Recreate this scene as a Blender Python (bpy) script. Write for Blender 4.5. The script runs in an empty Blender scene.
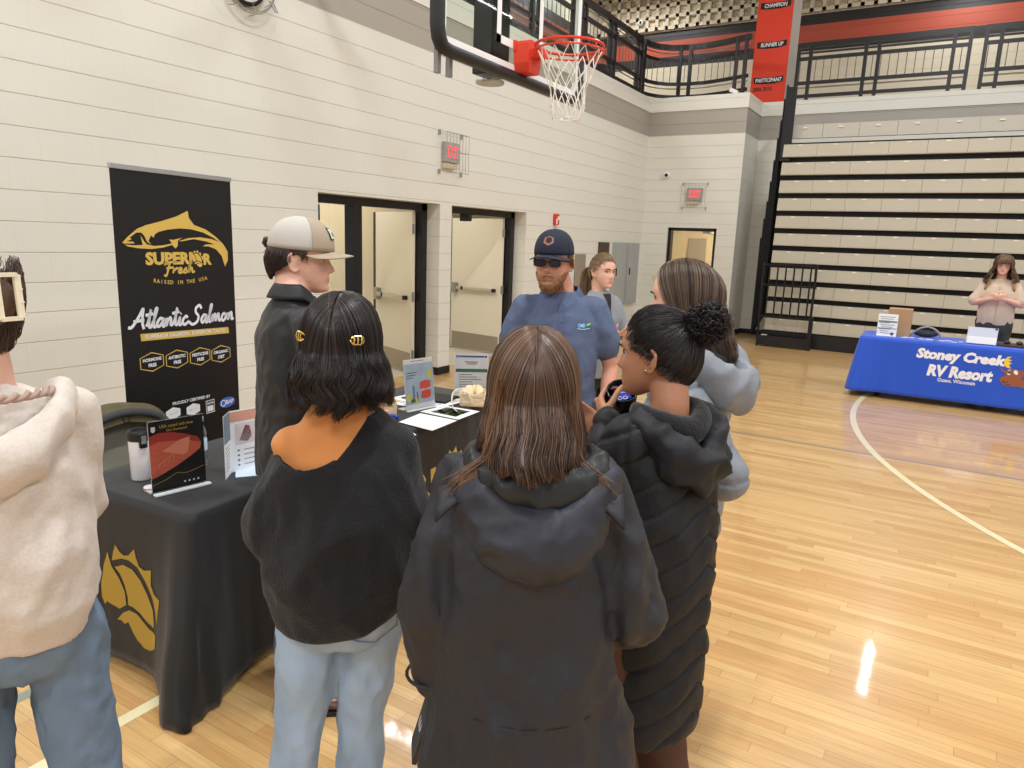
import bpy, bmesh, math, random
from math import sin, cos, pi, radians as rad, sqrt, hypot, exp
from mathutils import Vector, Matrix, noise, Euler, Quaternion
random.seed(7)
SC = bpy.context.scene
COL = SC.collection
V = Vector

# ---------------------------------------------------------------- materials
def srgb(r, g, b):
    f = lambda c: (c/255/12.92) if c/255 <= .04045 else ((c/255+.055)/1.055)**2.4
    return (f(r), f(g), f(b), 1)

MATS = {}
def mat(name, rgb, rough=.6, metal=0., spec=.5, nscale=0, namt=0., bump=0., bscale=60, sheen=0., emit=0, alpha=1,
        trans=0, coat=0, ior=1.45, stretch=(1, 1, 1), detail=3):
    if name in MATS: return MATS[name]
    m = bpy.data.materials.new(name); m.use_nodes = True
    nt = m.node_tree; b = nt.nodes['Principled BSDF']
    b.inputs['Base Color'].default_value = srgb(*rgb)
    b.inputs['Roughness'].default_value = rough
    b.inputs['Metallic'].default_value = metal
    b.inputs['Specular IOR Level'].default_value = spec
    b.inputs['Sheen Weight'].default_value = sheen
    b.inputs['Sheen Roughness'].default_value = .5
    b.inputs['Coat Weight'].default_value = coat
    b.inputs['IOR'].default_value = ior
    if trans: b.inputs['Transmission Weight'].default_value = trans
    if alpha < 1: b.inputs['Alpha'].default_value = alpha
    if emit:
        b.inputs['Emission Color'].default_value = srgb(*rgb); b.inputs['Emission Strength'].default_value = emit
    if namt or bump:
        tc = nt.nodes.new('ShaderNodeTexCoord'); mp = nt.nodes.new('ShaderNodeMapping')
        mp.inputs['Scale'].default_value = stretch
        nt.links.new(tc.outputs['Object'], mp.inputs['Vector'])
    if namt:
        n = nt.nodes.new('ShaderNodeTexNoise'); n.inputs['Scale'].default_value = nscale or 5; n.inputs['Detail'].default_value = detail
        nt.links.new(mp.outputs[0], n.inputs['Vector'])
        mr = nt.nodes.new('ShaderNodeMapRange'); mr.inputs[1].default_value = .3; mr.inputs[2].default_value = .7
        mr.inputs[3].default_value = 1-namt; mr.inputs[4].default_value = 1+namt
        nt.links.new(n.outputs['Fac'], mr.inputs[0])
        mx = nt.nodes.new('ShaderNodeVectorMath'); mx.operation = 'SCALE'
        mx.inputs[0].default_value = srgb(*rgb)[:3]
        nt.links.new(mr.outputs[0], mx.inputs['Scale'])
        nt.links.new(mx.outputs[0], b.inputs['Base Color'])
    if bump:
        n2 = nt.nodes.new('ShaderNodeTexNoise'); n2.inputs['Scale'].default_value = bscale; n2.inputs['Detail'].default_value = 4
        nt.links.new(mp.outputs[0], n2.inputs['Vector'])
        bp = nt.nodes.new('ShaderNodeBump'); bp.inputs['Strength'].default_value = 1; bp.inputs['Distance'].default_value = bump
        nt.links.new(n2.outputs['Fac'], bp.inputs['Height']); nt.links.new(bp.outputs[0], b.inputs['Normal'])
    MATS[name] = m
    return m

def block_mat(name, rgb):
    m = bpy.data.materials.new(name); m.use_nodes = True; nt = m.node_tree; N = nt.nodes.new; L = nt.links.new
    b = nt.nodes['Principled BSDF']; b.inputs['Roughness'].default_value = .42
    g = N('ShaderNodeNewGeometry'); s = N('ShaderNodeSeparateXYZ'); L(g.outputs['Position'], s.inputs[0])
    a = N('ShaderNodeMath'); L(s.outputs[0], a.inputs[0]); L(s.outputs[1], a.inputs[1])
    z = N('ShaderNodeMath'); L(s.outputs[2], z.inputs[0]); z.inputs[1].default_value = -.0855
    c = N('ShaderNodeCombineXYZ'); L(a.outputs[0], c.inputs[0]); L(z.outputs[0], c.inputs[1])
    br = N('ShaderNodeTexBrick'); L(c.outputs[0], br.inputs['Vector'])
    br.inputs['Scale'].default_value = 1; br.inputs['Brick Width'].default_value = .43; br.inputs['Row Height'].default_value = .2105
    br.inputs['Mortar Size'].default_value = .004; br.inputs['Mortar Smooth'].default_value = .6
    c1 = srgb(*rgb)
    br.inputs['Color1'].default_value = c1
    br.inputs['Color2'].default_value = tuple(v*.985 for v in c1[:3])+(1,)
    br.inputs['Mortar'].default_value = tuple(v*.955 for v in c1[:3])+(1,)
    hz = N('ShaderNodeMath'); hz.operation = 'PINGPONG'; L(z.outputs[0], hz.inputs[0]); hz.inputs[1].default_value = .2105/2
    hm = N('ShaderNodeMapRange'); L(hz.outputs[0], hm.inputs[0]); hm.inputs[1].default_value = .002; hm.inputs[2].default_value = .0055; hm.inputs[3].default_value = 1; hm.inputs[4].default_value = 0
    ds = N('ShaderNodeMapRange'); L(hm.outputs[0], ds.inputs[0]); ds.inputs[3].default_value = 1; ds.inputs[4].default_value = .925
    cs = N('ShaderNodeVectorMath'); cs.operation = 'SCALE'; L(br.outputs['Color'], cs.inputs[0]); L(ds.outputs[0], cs.inputs['Scale'])
    L(cs.outputs[0], b.inputs['Base Color'])
    n = N('ShaderNodeTexNoise'); n.inputs['Scale'].default_value = 45; n.inputs['Detail'].default_value = 5
    L(g.outputs['Position'], n.inputs['Vector'])
    inv = N('ShaderNodeMath'); inv.operation = 'MULTIPLY_ADD'; L(hm.outputs[0], inv.inputs[0]); inv.inputs[1].default_value = -1.3
    mm = N('ShaderNodeMath'); mm.operation = 'MULTIPLY'; L(n.outputs['Fac'], mm.inputs[0]); mm.inputs[1].default_value = .35
    L(mm.outputs[0], inv.inputs[2])
    bp = N('ShaderNodeBump'); bp.inputs['Distance'].default_value = .004; bp.inputs['Strength'].default_value = .8
    L(inv.outputs[0], bp.inputs['Height']); L(bp.outputs[0], b.inputs['Normal'])
    MATS[name] = m; return m

def floor_mat():
    m = bpy.data.materials.new('maple_floor'); m.use_nodes = True; nt = m.node_tree; N = nt.nodes.new; L = nt.links.new
    b = nt.nodes['Principled BSDF']; b.inputs['Roughness'].default_value = .3
    b.inputs['Coat Weight'].default_value = .5; b.inputs['Coat Roughness'].default_value = .055; b.inputs['Coat IOR'].default_value = 1.5
    g = N('ShaderNodeNewGeometry'); s = N('ShaderNodeSeparateXYZ'); L(g.outputs['Position'], s.inputs[0])
    # each strip shifted along its length by a value of its own
    fl = N('ShaderNodeMath'); fl.operation = 'DIVIDE'; L(s.outputs[1], fl.inputs[0]); fl.inputs[1].default_value = .057
    ff = N('ShaderNodeMath'); ff.operation = 'FLOOR'; L(fl.outputs[0], ff.inputs[0])
    wn = N('ShaderNodeTexWhiteNoise'); wn.noise_dimensions = '1D'; L(ff.outputs[0], wn.inputs['W'])
    sh = N('ShaderNodeMath'); sh.operation = 'MULTIPLY_ADD'; L(wn.outputs['Value'], sh.inputs[0]); sh.inputs[1].default_value = 3.7; L(s.outputs[0], sh.inputs[2])
    c = N('ShaderNodeCombineXYZ'); L(sh.outputs[0], c.inputs[0]); L(s.outputs[1], c.inputs[1])
    br = N('ShaderNodeTexBrick'); L(c.outputs[0], br.inputs['Vector']); br.offset = 0
    br.inputs['Scale'].default_value = 1; br.inputs['Brick Width'].default_value = .85; br.inputs['Row Height'].default_value = .057
    br.inputs['Mortar Size'].default_value = .0007; br.inputs['Mortar Smooth'].default_value = .2
    br.inputs['Color1'].default_value = srgb(224, 186, 126)
    br.inputs['Color2'].default_value = srgb(203, 157, 99)
    br.inputs['Mortar'].default_value = srgb(135, 95, 55)
    # grain
    gv = N('ShaderNodeVectorMath'); gv.operation = 'MULTIPLY'; L(c.outputs[0], gv.inputs[0]); gv.inputs[1].default_value = (2.2, 38, 1)
    n = N('ShaderNodeTexNoise'); n.inputs['Scale'].default_value = 1.6; n.inputs['Detail'].default_value = 6; n.inputs['Distortion'].default_value = .6
    L(gv.outputs[0], n.inputs['Vector'])
    mr = N('ShaderNodeMapRange'); mr.inputs[1].default_value = .3; mr.inputs[2].default_value = .75; mr.inputs[3].default_value = .84; mr.inputs[4].default_value = 1.07
    L(n.outputs['Fac'], mr.inputs[0])
    sc = N('ShaderNodeVectorMath'); sc.operation = 'SCALE'; L(br.outputs['Color'], sc.inputs[0]); L(mr.outputs[0], sc.inputs['Scale'])
    L(sc.outputs[0], b.inputs['Base Color'])
    n3 = N('ShaderNodeTexNoise'); n3.inputs['Scale'].default_value = 9; L(g.outputs['Position'], n3.inputs['Vector'])
    bp = N('ShaderNodeBump'); bp.inputs['Distance'].default_value = .0006; bp.inputs['Strength'].default_value = .5
    L(n3.outputs['Fac'], bp.inputs['Height']); L(bp.outputs[0], b.inputs['Coat Normal'])
    MATS['maple_floor'] = m; return m

# ---------------------------------------------------------------- mesh builder
class MB:
    def __init__(s): s.v = []; s.f = []; s.m = []; s.mi = 0
    def add(s, vs, fs):
        o = len(s.v); s.v += [V(p) for p in vs]; s.f += [tuple(i+o for i in f) for f in fs]; s.m += [s.mi]*len(fs); return s
    def box(s, c, d, rot=None, bev=0):
        x, y, z = [k/2 for k in d]
        if bev:
            b = min(bev, x*.49, y*.49, z*.49)
            bm = bmesh.new(); bmesh.ops.create_cube(bm, size=1)
            for v in bm.verts: v.co = V((v.co.x*2*x, v.co.y*2*y, v.co.z*2*z))
            bmesh.ops.bevel(bm, geom=bm.edges[:], offset=b, segments=2, profile=.6, affect='EDGES')
            vs = [v.co.copy() for v in bm.verts]; fs = [[v.index for v in f.verts] for f in bm.faces]; bm.free()
        else:
            vs = [V((i, j, k)) for i in (-x, x) for j in (-y, y) for k in (-z, z)]
            fs = [(0, 1, 3, 2), (4, 6, 7, 5), (0, 4, 5, 1), (2, 3, 7, 6), (0, 2, 6, 4), (1, 5, 7, 3)]
        if rot is not None:
            R = rot if isinstance(rot, (Matrix, Quaternion)) else Euler(rot).to_matrix()
            vs = [R @ v for v in vs]
        return s.add([v+V(c) for v in vs], fs)
    def span(s, a, b, bev=0):
        return s.box([(p+q)/2 for p, q in zip(a, b)], [abs(q-p) for p, q in zip(a, b)], bev=bev)
    def bar(s, a, b, w, h=None, up=(0, 0, 1)):
        a, b = V(a), V(b); d = b-a; z = d.normalized(); x = V(up).cross(z)
        if x.length < 1e-4: x = V((1, 0, 0)).cross(z)
        x.normalize(); y = z.cross(x)
        return s.box((a+b)/2, (w, h or w, d.length), Matrix((x, y, z)).transposed())
    def tube(s, pts, r, n=8, cap=True, closed=False):
        pts = [V(p) for p in pts]; k = len(pts); rr = r if isinstance(r, (list, tuple)) else [r]*k
        vs = []; x = None
        for i, p in enumerate(pts):
            if closed: t = pts[(i+1) % k]-pts[i-1]
            else: t = pts[min(i+1, k-1)]-pts[max(i-1, 0)]
            t.normalize()
            if x is None:
                x = t.orthogonal().normalized()
            x = (x-t*x.dot(t)).normalized(); y = t.cross(x)
            vs += [p+(x*cos(2*pi*j/n)+y*sin(2*pi*j/n))*rr[i] for j in range(n)]
        fs = []
        for i in range(k if closed else k-1):
            for j in range(n):
                a = i*n+j; b2 = i*n+(j+1) % n; c = ((i+1) % k)*n
                fs.append((a, b2, c+(j+1) % n, c+j))
        if cap and not closed: fs += [tuple(range(n-1, -1, -1)), tuple((k-1)*n+j for j in range(n))]
        return s.add(vs, fs)
    def loft(s, rings, cap=True):
        n = len(rings[0]); vs = [p for r in rings for p in r]; fs = []
        for i in range(len(rings)-1):
            for j in range(n):
                a = i*n+j; b = i*n+(j+1) % n
                fs.append((a, b, b+n, a+n))
        if cap: fs += [tuple(range(n-1, -1, -1)), tuple((len(rings)-1)*n+j for j in range(n))]
        return s.add(vs, fs)
    def lathe(s, prof, n=24, c=(0, 0, 0), M=None):
        rings = [[(V((r*cos(2*pi*j/n), r*sin(2*pi*j/n), z))) for j in range(n)] for r, z in prof]
        if M is not None: rings = [[M @ p for p in r] for r in rings]
        return s.loft([[p+V(c) for p in r] for r in rings])
    def ellipsoid(s, c, r, rot=None, n=16, m=10):
        vs = [V((0, 0, -r[2]))]; fs = []
        for i in range(1, m):
            a = -pi/2+pi*i/m
            vs += [V((r[0]*cos(a)*cos(2*pi*j/n), r[1]*cos(a)*sin(2*pi*j/n), r[2]*sin(a))) for j in range(n)]
        vs.append(V((0, 0, r[2])))
        for j in range(n): fs.append((0, 1+(j+1) % n, 1+j))
        for i in range(m-2):
            for j in range(n):
                a = 1+i*n+j; b = 1+i*n+(j+1) % n; fs.append((a, b, b+n, a+n))
        t = len(vs)-1
        for j in range(n): fs.append((1+(m-2)*n+j, 1+(m-2)*n+(j+1) % n, t))
        if rot is not None:
            R = rot if isinstance(rot, (Matrix, Quaternion)) else Euler(rot).to_matrix()
            vs = [R @ v for v in vs]
        return s.add([v+V(c) for v in vs], fs)
    def prism(s, poly, z0, z1, f=lambda x, y, z: (x, y, z)):
        n = len(poly)
        vs = [f(x, y, z0) for x, y in poly]+[f(x, y, z1) for x, y in poly]
        fs = [tuple(range(n-1, -1, -1)), tuple(range(n, 2*n))]+[(i, (i+1) % n, n+(i+1) % n, n+i) for i in range(n)]
        return s.add(vs, fs)
    def grid(s, f, nu, nv):
        vs = [f(i/nu, j/nv) for i in range(nu+1) for j in range(nv+1)]; w = nv+1
        return s.add(vs, [(i*w+j, (i+1)*w+j, (i+1)*w+j+1, i*w+j+1) for i in range(nu) for j in range(nv)])
    def cap(s, a, b, ra, rb, n=14):            # tapered capsule
        a, b = V(a), V(b); d = b-a; L = max(d.length, 1e-5); z = d/L; q = z.to_track_quat('Z', 'Y')
        prof = [(ra*cos(t), -ra*sin(t)) for t in [pi/2*.97, pi/3, pi/6]]+[(ra, 0), (rb, L)]+[(rb*cos(t), L+rb*sin(t)) for t in [pi/6, pi/3, pi/2*.97]]
        rings = [[a+q @ V((r*cos(2*pi*j/n), r*sin(2*pi*j/n), h)) for j in range(n)] for r, h in prof]
        return s.loft(rings)
    def chain(s, pts, rs, n=14):
        for i in range(len(pts)-1): s.cap(pts[i], pts[i+1], rs[i], rs[i+1], n)
        return s
    def mesh(s, name='m'):
        me = bpy.data.meshes.new(name); me.from_pydata([tuple(p) for p in s.v], [], s.f); me.update()
        bm = bmesh.new(); bm.from_mesh(me); bmesh.ops.recalc_face_normals(bm, faces=bm.faces[:]); bm.to_mesh(me); bm.free()
        return me
    def build(s, name, m, parent=None, smooth=False, **kw):
        me = s.mesh(name)
        ms = m if isinstance(m, (list, tuple)) else [m]
        for k in ms: me.materials.append(k)
        if len(ms) > 1: me.polygons.foreach_set('material_index', s.m)
        if smooth: me.polygons.foreach_set('use_smooth', [True]*len(me.polygons))
        return link(name, me, parent, **kw)

def link(name, me, parent=None, **kw):
    o = bpy.data.objects.new(name, me); COL.objects.link(o)
    if parent: o.parent = parent
    for k, v in kw.items(): o[k] = v
    return o
def thing(name, label, cat, loc=(0, 0, 0), rz=0, group=None):
    o = bpy.data.objects.new(name, None); COL.objects.link(o); o.empty_display_size = .1
    o.location = loc; o.rotation_euler = (0, 0, rz); o['label'] = label; o['category'] = cat
    if group: o['group'] = group
    return o
def struct(name, mb, m, **kw): return mb.build(name, m, kind='structure', **kw)
def auto(o, ang=35):
    me = o.data; me.polygons.foreach_set('use_smooth', [True]*len(me.polygons))
    bm = bmesh.new(); bm.from_mesh(me)
    for e in bm.edges:
        if len(e.link_faces) == 2 and e.calc_face_angle(0) > rad(ang): e.smooth = False
    bm.to_mesh(me); bm.free(); return o

# flat 2D artwork: text and polygons gathered, then mapped onto a surface by f(u, v)
class Art:
    def __init__(s): s.mb = MB()
    def text(s, t, x, y, size, w=None, bold=.0, shear=0, rot=0, align='CENTER', sp=1, sy=1, mi=0):
        cu = bpy.data.curves.new('t', 'FONT'); cu.body = t; cu.size = size; cu.offset = bold*size; cu.shear = shear
        cu.align_x = align; cu.align_y = 'CENTER'; cu.space_character = sp; cu.resolution_u = 2
        o = bpy.data.objects.new('t', cu); COL.objects.link(o)
        bpy.context.view_layer.update()
        me = bpy.data.meshes.new_from_object(o)
        xs = [v.co.x for v in me.vertices] or [0]; wd = max(xs)-min(xs)
        k = (w/wd if w and wd else 1)
        s.mb.mi = mi
        vs = []
        for v in me.vertices:
            a, b = v.co.x*k, v.co.y*sy
            vs.append((x+a*cos(rot)-b*sin(rot), y+a*sin(rot)+b*cos(rot), 0))
        s.mb.add(vs, [tuple(p.vertices) for p in me.polygons])
        bpy.data.objects.remove(o); bpy.data.meshes.remove(me); bpy.data.curves.remove(cu)
        return s
    def poly(s, pts, mi=0):
        bm = bmesh.new(); vv = [bm.verts.new((p[0], p[1], 0)) for p in pts]
        bm.faces.new(vv); bmesh.ops.triangulate(bm, faces=bm.faces[:]); bm.verts.index_update()
        s.mb.mi = mi
        s.mb.add([v.co.copy() for v in bm.verts], [tuple(v.index for v in f.verts) for f in bm.faces]); bm.free(); return s
    def rect(s, x0, y0, x1, y1, mi=0): return s.poly([(x0, y0), (x1, y0), (x1, y1), (x0, y1)], mi)
    def disc(s, x, y, rx, ry=None, n=20, mi=0): return s.poly([(x+rx*cos(2*pi*i/n), y+(ry or rx)*sin(2*pi*i/n)) for i in range(n)], mi)
    def stroke(s, pts, w, mi=0, closed=False, taper=0):
        p = spline(pts, 5, closed) if len(pts) > 2 else [V((a[0], a[1], 0)) for a in pts]; k = len(p); vs = []
        for i in range(k):
            t = (p[(i+1) % k]-p[i-1]) if closed else (p[min(i+1, k-1)]-p[max(i-1, 0)])
            n = V((-t.y, t.x, 0)).normalized(); ww = w/2*(1-taper*abs(2*i/(k-1)-1)**2)
            vs += [p[i]+n*ww, p[i]-n*ww]
        s.mb.mi = mi
        s.mb.add(vs, [(2*i, 2*i+1, (2*i+3) % (2*k), (2*i+2) % (2*k)) for i in range(k if closed else k-1)]); return s
    def outline(s, pts, w, mi=0):
        n = len(pts); cx = sum(p[0] for p in pts)/n; cy = sum(p[1] for p in pts)/n
        vs = []
        for p in pts:
            d = V((p[0]-cx, p[1]-cy, 0)); l = d.length
            vs += [(p[0], p[1], 0), (cx+d.x*(1-w/l), cy+d.y*(1-w/l), 0)]
        s.mb.mi = mi
        s.mb.add(vs, [(2*i, 2*i+1, (2*i+3) % (2*n), (2*i+2) % (2*n)) for i in range(n)]); return s
    def build(s, name, m, parent, f, **kw):
        me = bpy.data.meshes.new(name); me.from_pydata([tuple(f(p[0], p[1])) for p in s.mb.v], [], s.mb.f); me.update()
        ms = m if isinstance(m, (list, tuple)) else [m]
        for k in ms: me.materials.append(k)
        if len(ms) > 1: me.polygons.foreach_set('material_index', s.mb.m)
        return link(name, me, parent, **kw)

def spline(pts, k=6, closed=False):
    P = [V(tuple(p)+(0,)*(3-len(p))) for p in pts]; n = len(P); out = []
    for i in range(n if closed else n-1):
        p0, p1, p2, p3 = (P[(i-1) % n], P[i], P[(i+1) % n], P[(i+2) % n]) if closed else (P[max(i-1, 0)], P[i], P[i+1], P[min(i+2, n-1)])
        for j in range(k):
            t = j/k
            out.append(.5*((2*p1)+(p2-p0)*t+(2*p0-5*p1+4*p2-p3)*t*t+(3*p1-p0-3*p2+p3)*t**3))
    if not closed: out.append(P[-1])
    return out
def plane_map(o, u, v, eps=.0015):
    o, u, v = V(o), V(u).normalized(), V(v).normalized(); n = u.cross(v)*eps
    return lambda a, b: o+u*a+v*b+n

# ---------------------------------------------------------------- camera
H = 1.78
yaw, pit, rol, FPX = .538673217, .201882495, .0368753103, 711.596
fw = V((-sin(yaw)*cos(pit), cos(yaw)*cos(pit), -sin(pit)))
rr_ = V((cos(yaw), sin(yaw), 0)); uu_ = rr_.cross(fw)
r2 = rr_*cos(rol)+uu_*sin(rol); u2 = r2.cross(fw)
cd = bpy.data.cameras.new('camera'); co = bpy.data.objects.new('camera', cd); COL.objects.link(co)
M = Matrix((r2, u2, -fw)).transposed().to_4x4(); M.translation = (0, 0, H); co.matrix_world = M
cd.sensor_width = 36; cd.lens = FPX*36/1024; cd.clip_start = .05; cd.clip_end = 200
SC.camera = co
SC.view_settings.view_transform = 'Standard'; SC.view_settings.look = 'None'; SC.view_settings.gamma = 1
SC.view_settings.use_curve_mapping = False
SC.view_settings.exposure = -0.07
SC.cycles.use_denoising = True
SC.cycles.max_bounces = 8

# ---------------------------------------------------------------- palette
cream = block_mat('cream_block', (230, 229, 218)); greyb = block_mat('grey_block', (172, 166, 156))
redb = block_mat('red_block', (186, 82, 58)); blackb = block_mat('black_block', (44, 42, 42)); yelb = block_mat('buff_block', (226, 214, 188))
maple = floor_mat()
black = mat('black_paint', (27, 26, 27), .35); blackrub = mat('black_rubber', (24, 24, 26), .6)
bsteel = mat('black_steel', (20, 20, 22), .35, spec=.5); steel = mat('brushed_steel', (175, 175, 172), .3, metal=.9)
linem = mat('cream_line', (238, 226, 184), .3, coat=.5); lineg = mat('grey_line', (140, 150, 140), .3, coat=.5)
doorm = mat('door_paint', (228, 221, 200), .4); white = mat('white_plastic', (238, 238, 236), .45)
paper = mat('paper', (240, 241, 244), .6); glass = mat('glass', (235, 245, 240), .02, trans=1, ior=1.1, spec=.5)
redp = mat('red_paint', (214, 62, 40), .35); gold = mat('gold_print', (222, 186, 92), .45)
goldd = mat('gold_print_dark', (178, 146, 58), .6); ink = mat('black_ink', (20, 20, 22), .6)
tile = mat('hall_tile', (196, 188, 176), .35, nscale=3, namt=.05)

# ---------------------------------------------------------------- room shell
D = -5.504; YF = 14.216; YG = 15.3; XR = 8.0; YB = -7.0; ZL = 4.59; XL = -9.0; YU = 19.0; ZC = 8.3; TH = .3
f = MB()
f.mi = 0; f.span((D-TH, YB, -.1), (XR, YG, 0))
def strip(pts, w, mi):
    p = [V(a) for a in pts]; k = len(p); vs = []
    for i in range(k):
        t = (p[min(i+1, k-1)]-p[max(i-1, 0)]).normalized(); n = V((-t.y, t.x, 0))
        vs += [p[i]+n*w/2, p[i]-n*w/2]
    f.mi = mi; f.add(vs, [(2*i, 2*i+1, 2*i+3, 2*i+2) for i in range(k-1)])
arc = [(5.85+6.57*cos(t), 9.16+6.57*sin(t), .0012) for t in [rad(168)+rad(1.5)*i for i in range(40)]]
strip(arc, .06, 1)
strip([(-2.36, y, .0012) for y in (-6, 8.2)], .055, 1)
strip([(-2.80, y, .0010) for y in (-6, 7.5)], .055, 2)
strip([(-2.77, 6.92, .0011), (7.5, 6.92, .0011)], .03, 2)
struct('floor', f, [maple, linem, lineg])

# left wall with two door openings and two recesses
zo = 2.165
op = [(5.28, 7.31), (7.56, 9.45)]
w = MB()
segs = [(YB, 0, op[0][0])]
def wallbox(y0, y1, z0, z1, mi, x0=D-TH, x1=D):
    w.mi = mi; w.span((x0, y0, z0), (x1, y1, z1))
w.mi = 0
for a, b in ((YB, 5.28), (7.31, 7.56), (9.45, YF+.3)): wallbox(a, b, 0, zo, 0)
wallbox(YB, YF+.3, zo, 3.88, 0); wallbox(YB, YF+.3, 3.88, 4.33, 1)
struct('wall_left', w, [cream, greyb])
l = MB(); l.span((D-TH-.1, YB, 4.33), (D+.015, YF+.3, ZL)); struct('trim_1', l, cream)
# far wall: set-out part with its door, the return, the wall behind the bleachers
w = MB(); dx0, dx1 = -4.965, -3.975
for a, b in ((D, dx0), (dx1, -3.6)): w.mi = 0; w.span((a, YF, 0), (b, YF+TH, 2.11))
w.mi = 0; w.span((D, YF, 2.11), (-3.6, YF+TH, 3.88)); w.mi = 1; w.span((D, YF, 3.88), (-3.6, YF+TH, 4.33))
w.mi = 0; w.span((-3.9, YF+TH, 0), (-3.6, YG, 3.88)); w.mi = 1; w.span((-3.9, YF+TH, 3.88), (-3.6, YG, 4.33))
w.mi = 0; w.span((-3.9, YG, 0), (XR, YG+TH, 3.88)); w.mi = 1; w.span((-3.9, YG, 3.88), (XR, YG+TH, 4.33))
struct('wall_far', w, [cream, greyb])
l = MB(); l.span((D+.015, YF-.015, 4.33), (-3.585, YF+TH, ZL)); l.span((-3.9, YF+TH, 4.33), (-3.585, YG-.015, ZL)); l.span((-3.9, YG-.015, 4.33), (XR, YG+TH, ZL))
struct('trim_2', l, cream)
# black rubber base
b = MB()
for a, c in ((YB, 5.28), (7.31, 7.56), (9.45, YF)): b.span((D, a, 0), (D+.01, c, .1))
b.span((D-.2, 7.30, 0), (D+.01, 7.31, .1))
struct('baseboard_left', b, blackrub)
b = MB(); b.span((D+.01, YF-.01, 0), (dx0, YF, .1)); b.span((dx1, YF-.01, 0), (-3.59, YF, .1)); b.span((-3.6, YF, 0), (-3.59, YG, .1)); b.span((-3.59, YG-.01, 0), (XR, YG, .1))
struct('baseboard_far', b, blackrub)
# upper level: deck, outer walls with stripes
u = MB(); u.span((XL, YB, 4.42), (D-TH-.1, YU, 4.52)); u.span((D-TH-.1, YF+.32, 4.42), (-3.9, YU, 4.52)); u.span((-3.9, YG+TH, 4.42), (XR, YU, 4.52))
struct('ceiling_1', u, mat('deck', (150, 145, 138), .7))
w = MB()
for z0, z1, mi in ((4.4, 6.30, 0), (6.30, 6.55, 2), (6.55, 6.94, 1), (6.94, 7.17, 2), (7.17, ZC, 0)):
    w.mi = mi; w.span((XL-.2, YB, z0), (XL, YU, z1))
struct('wall_upper_left', w, [yelb, redb, blackb])
w = MB()
for z0, z1, mi in ((4.4, 6.30, 0), (6.30, 6.55, 2), (6.55, 6.94, 1), (6.94, 7.17, 2), (7.17, ZC, 0)):
    w.mi = mi; w.span((XL-.2, YU, z0), (XR, YU+.2, z1))
struct('wall_upper_far', w, [yelb, redb, blackb])
c = MB(); c.span((XL-.2, YB, ZC), (XR, YU+.2, ZC+.2)); struct('ceiling', c, mat('ceiling_paint', (205, 202, 196), .8))

# waffle acoustic panels over the stripe: a square grid of ribs
a = MB(); y0 = YU-.125
for i in range(int((XR-XL)/.27)+1):
    x = XL+.02+i*.27; a.span((x, y0, 7.19), (x+.085, YU-.002, ZC-.005))
for j in range(5):
    z = 7.19+j*.27; a.span((XL+.02, y0, z), (XR-.1, YU-.002, z+.085))
o = a.build('acoustic_panel', mat('acoustic_buff', (222, 210, 184), .8)); o['label'] = 'buff waffle-grid acoustic panelling high on the back wall above the red stripe'; o['category'] = 'wall panel'

# pillar carrying the red record banner
p = MB(); p.span((-3.86, YG+.02, ZL-.06), (-3.2, YG+.78, ZC)); o = struct('trim_3', p, mat('pillar_grey', (186, 178, 168), .6))
t = thing('record_banner', 'tall red cloth banner with black name strips hanging on the pillar above the corner', 'banner', (-3.53, YG, ZL-.05))
MB().span((-.33, -.012, 0), (.33, .015, 3.7)).build('banner_cloth', mat('banner_red', (222, 66, 44), .7, bump=.002, bscale=6), t)
A = Art(); B = Art()
for z, s, w_ in ((1.83, 'CHAMPION', .42), (1.12, 'RUNNER UP', .42), (.47, 'PARTICIPANT', .50)):
    B.poly([(-.28, z-.055), (-.1, z-.075), (.1, z-.075), (.28, z-.045), (.28, z+.06), (.12, z+.045), (-.12, z+.045), (-.28, z+.06)])
    A.text(s, 0, z-.008, .1, w=w_, bold=.02, shear=.1)
    B.build('name_strip', ink, t, plane_map((0, -.0125, 0), (1, 0, 0), (0, 0, 1), .002)); A.build('lettering', paper, t, plane_map((0, -.0125, 0), (1, 0, 0), (0, 0, 1), .004)); A = Art(); B = Art()
C = Art(); C.text('2006 2013', -.1, .3, .1, w=.36, bold=.03)
B.poly([(-.33, 2.02), (-.1, 2.0), (.2, 2.03), (.33, 2.02), (.33, 2.025), (-.33, 2.027)])
fm = plane_map((0, -.0125, 0), (1, 0, 0), (0, 0, 1))
B.build('fold_line', ink, t, plane_map((0, -.0125, 0), (1, 0, 0), (0, 0, 1), .002))
C.build('year_lettering', ink, t, fm)

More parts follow.
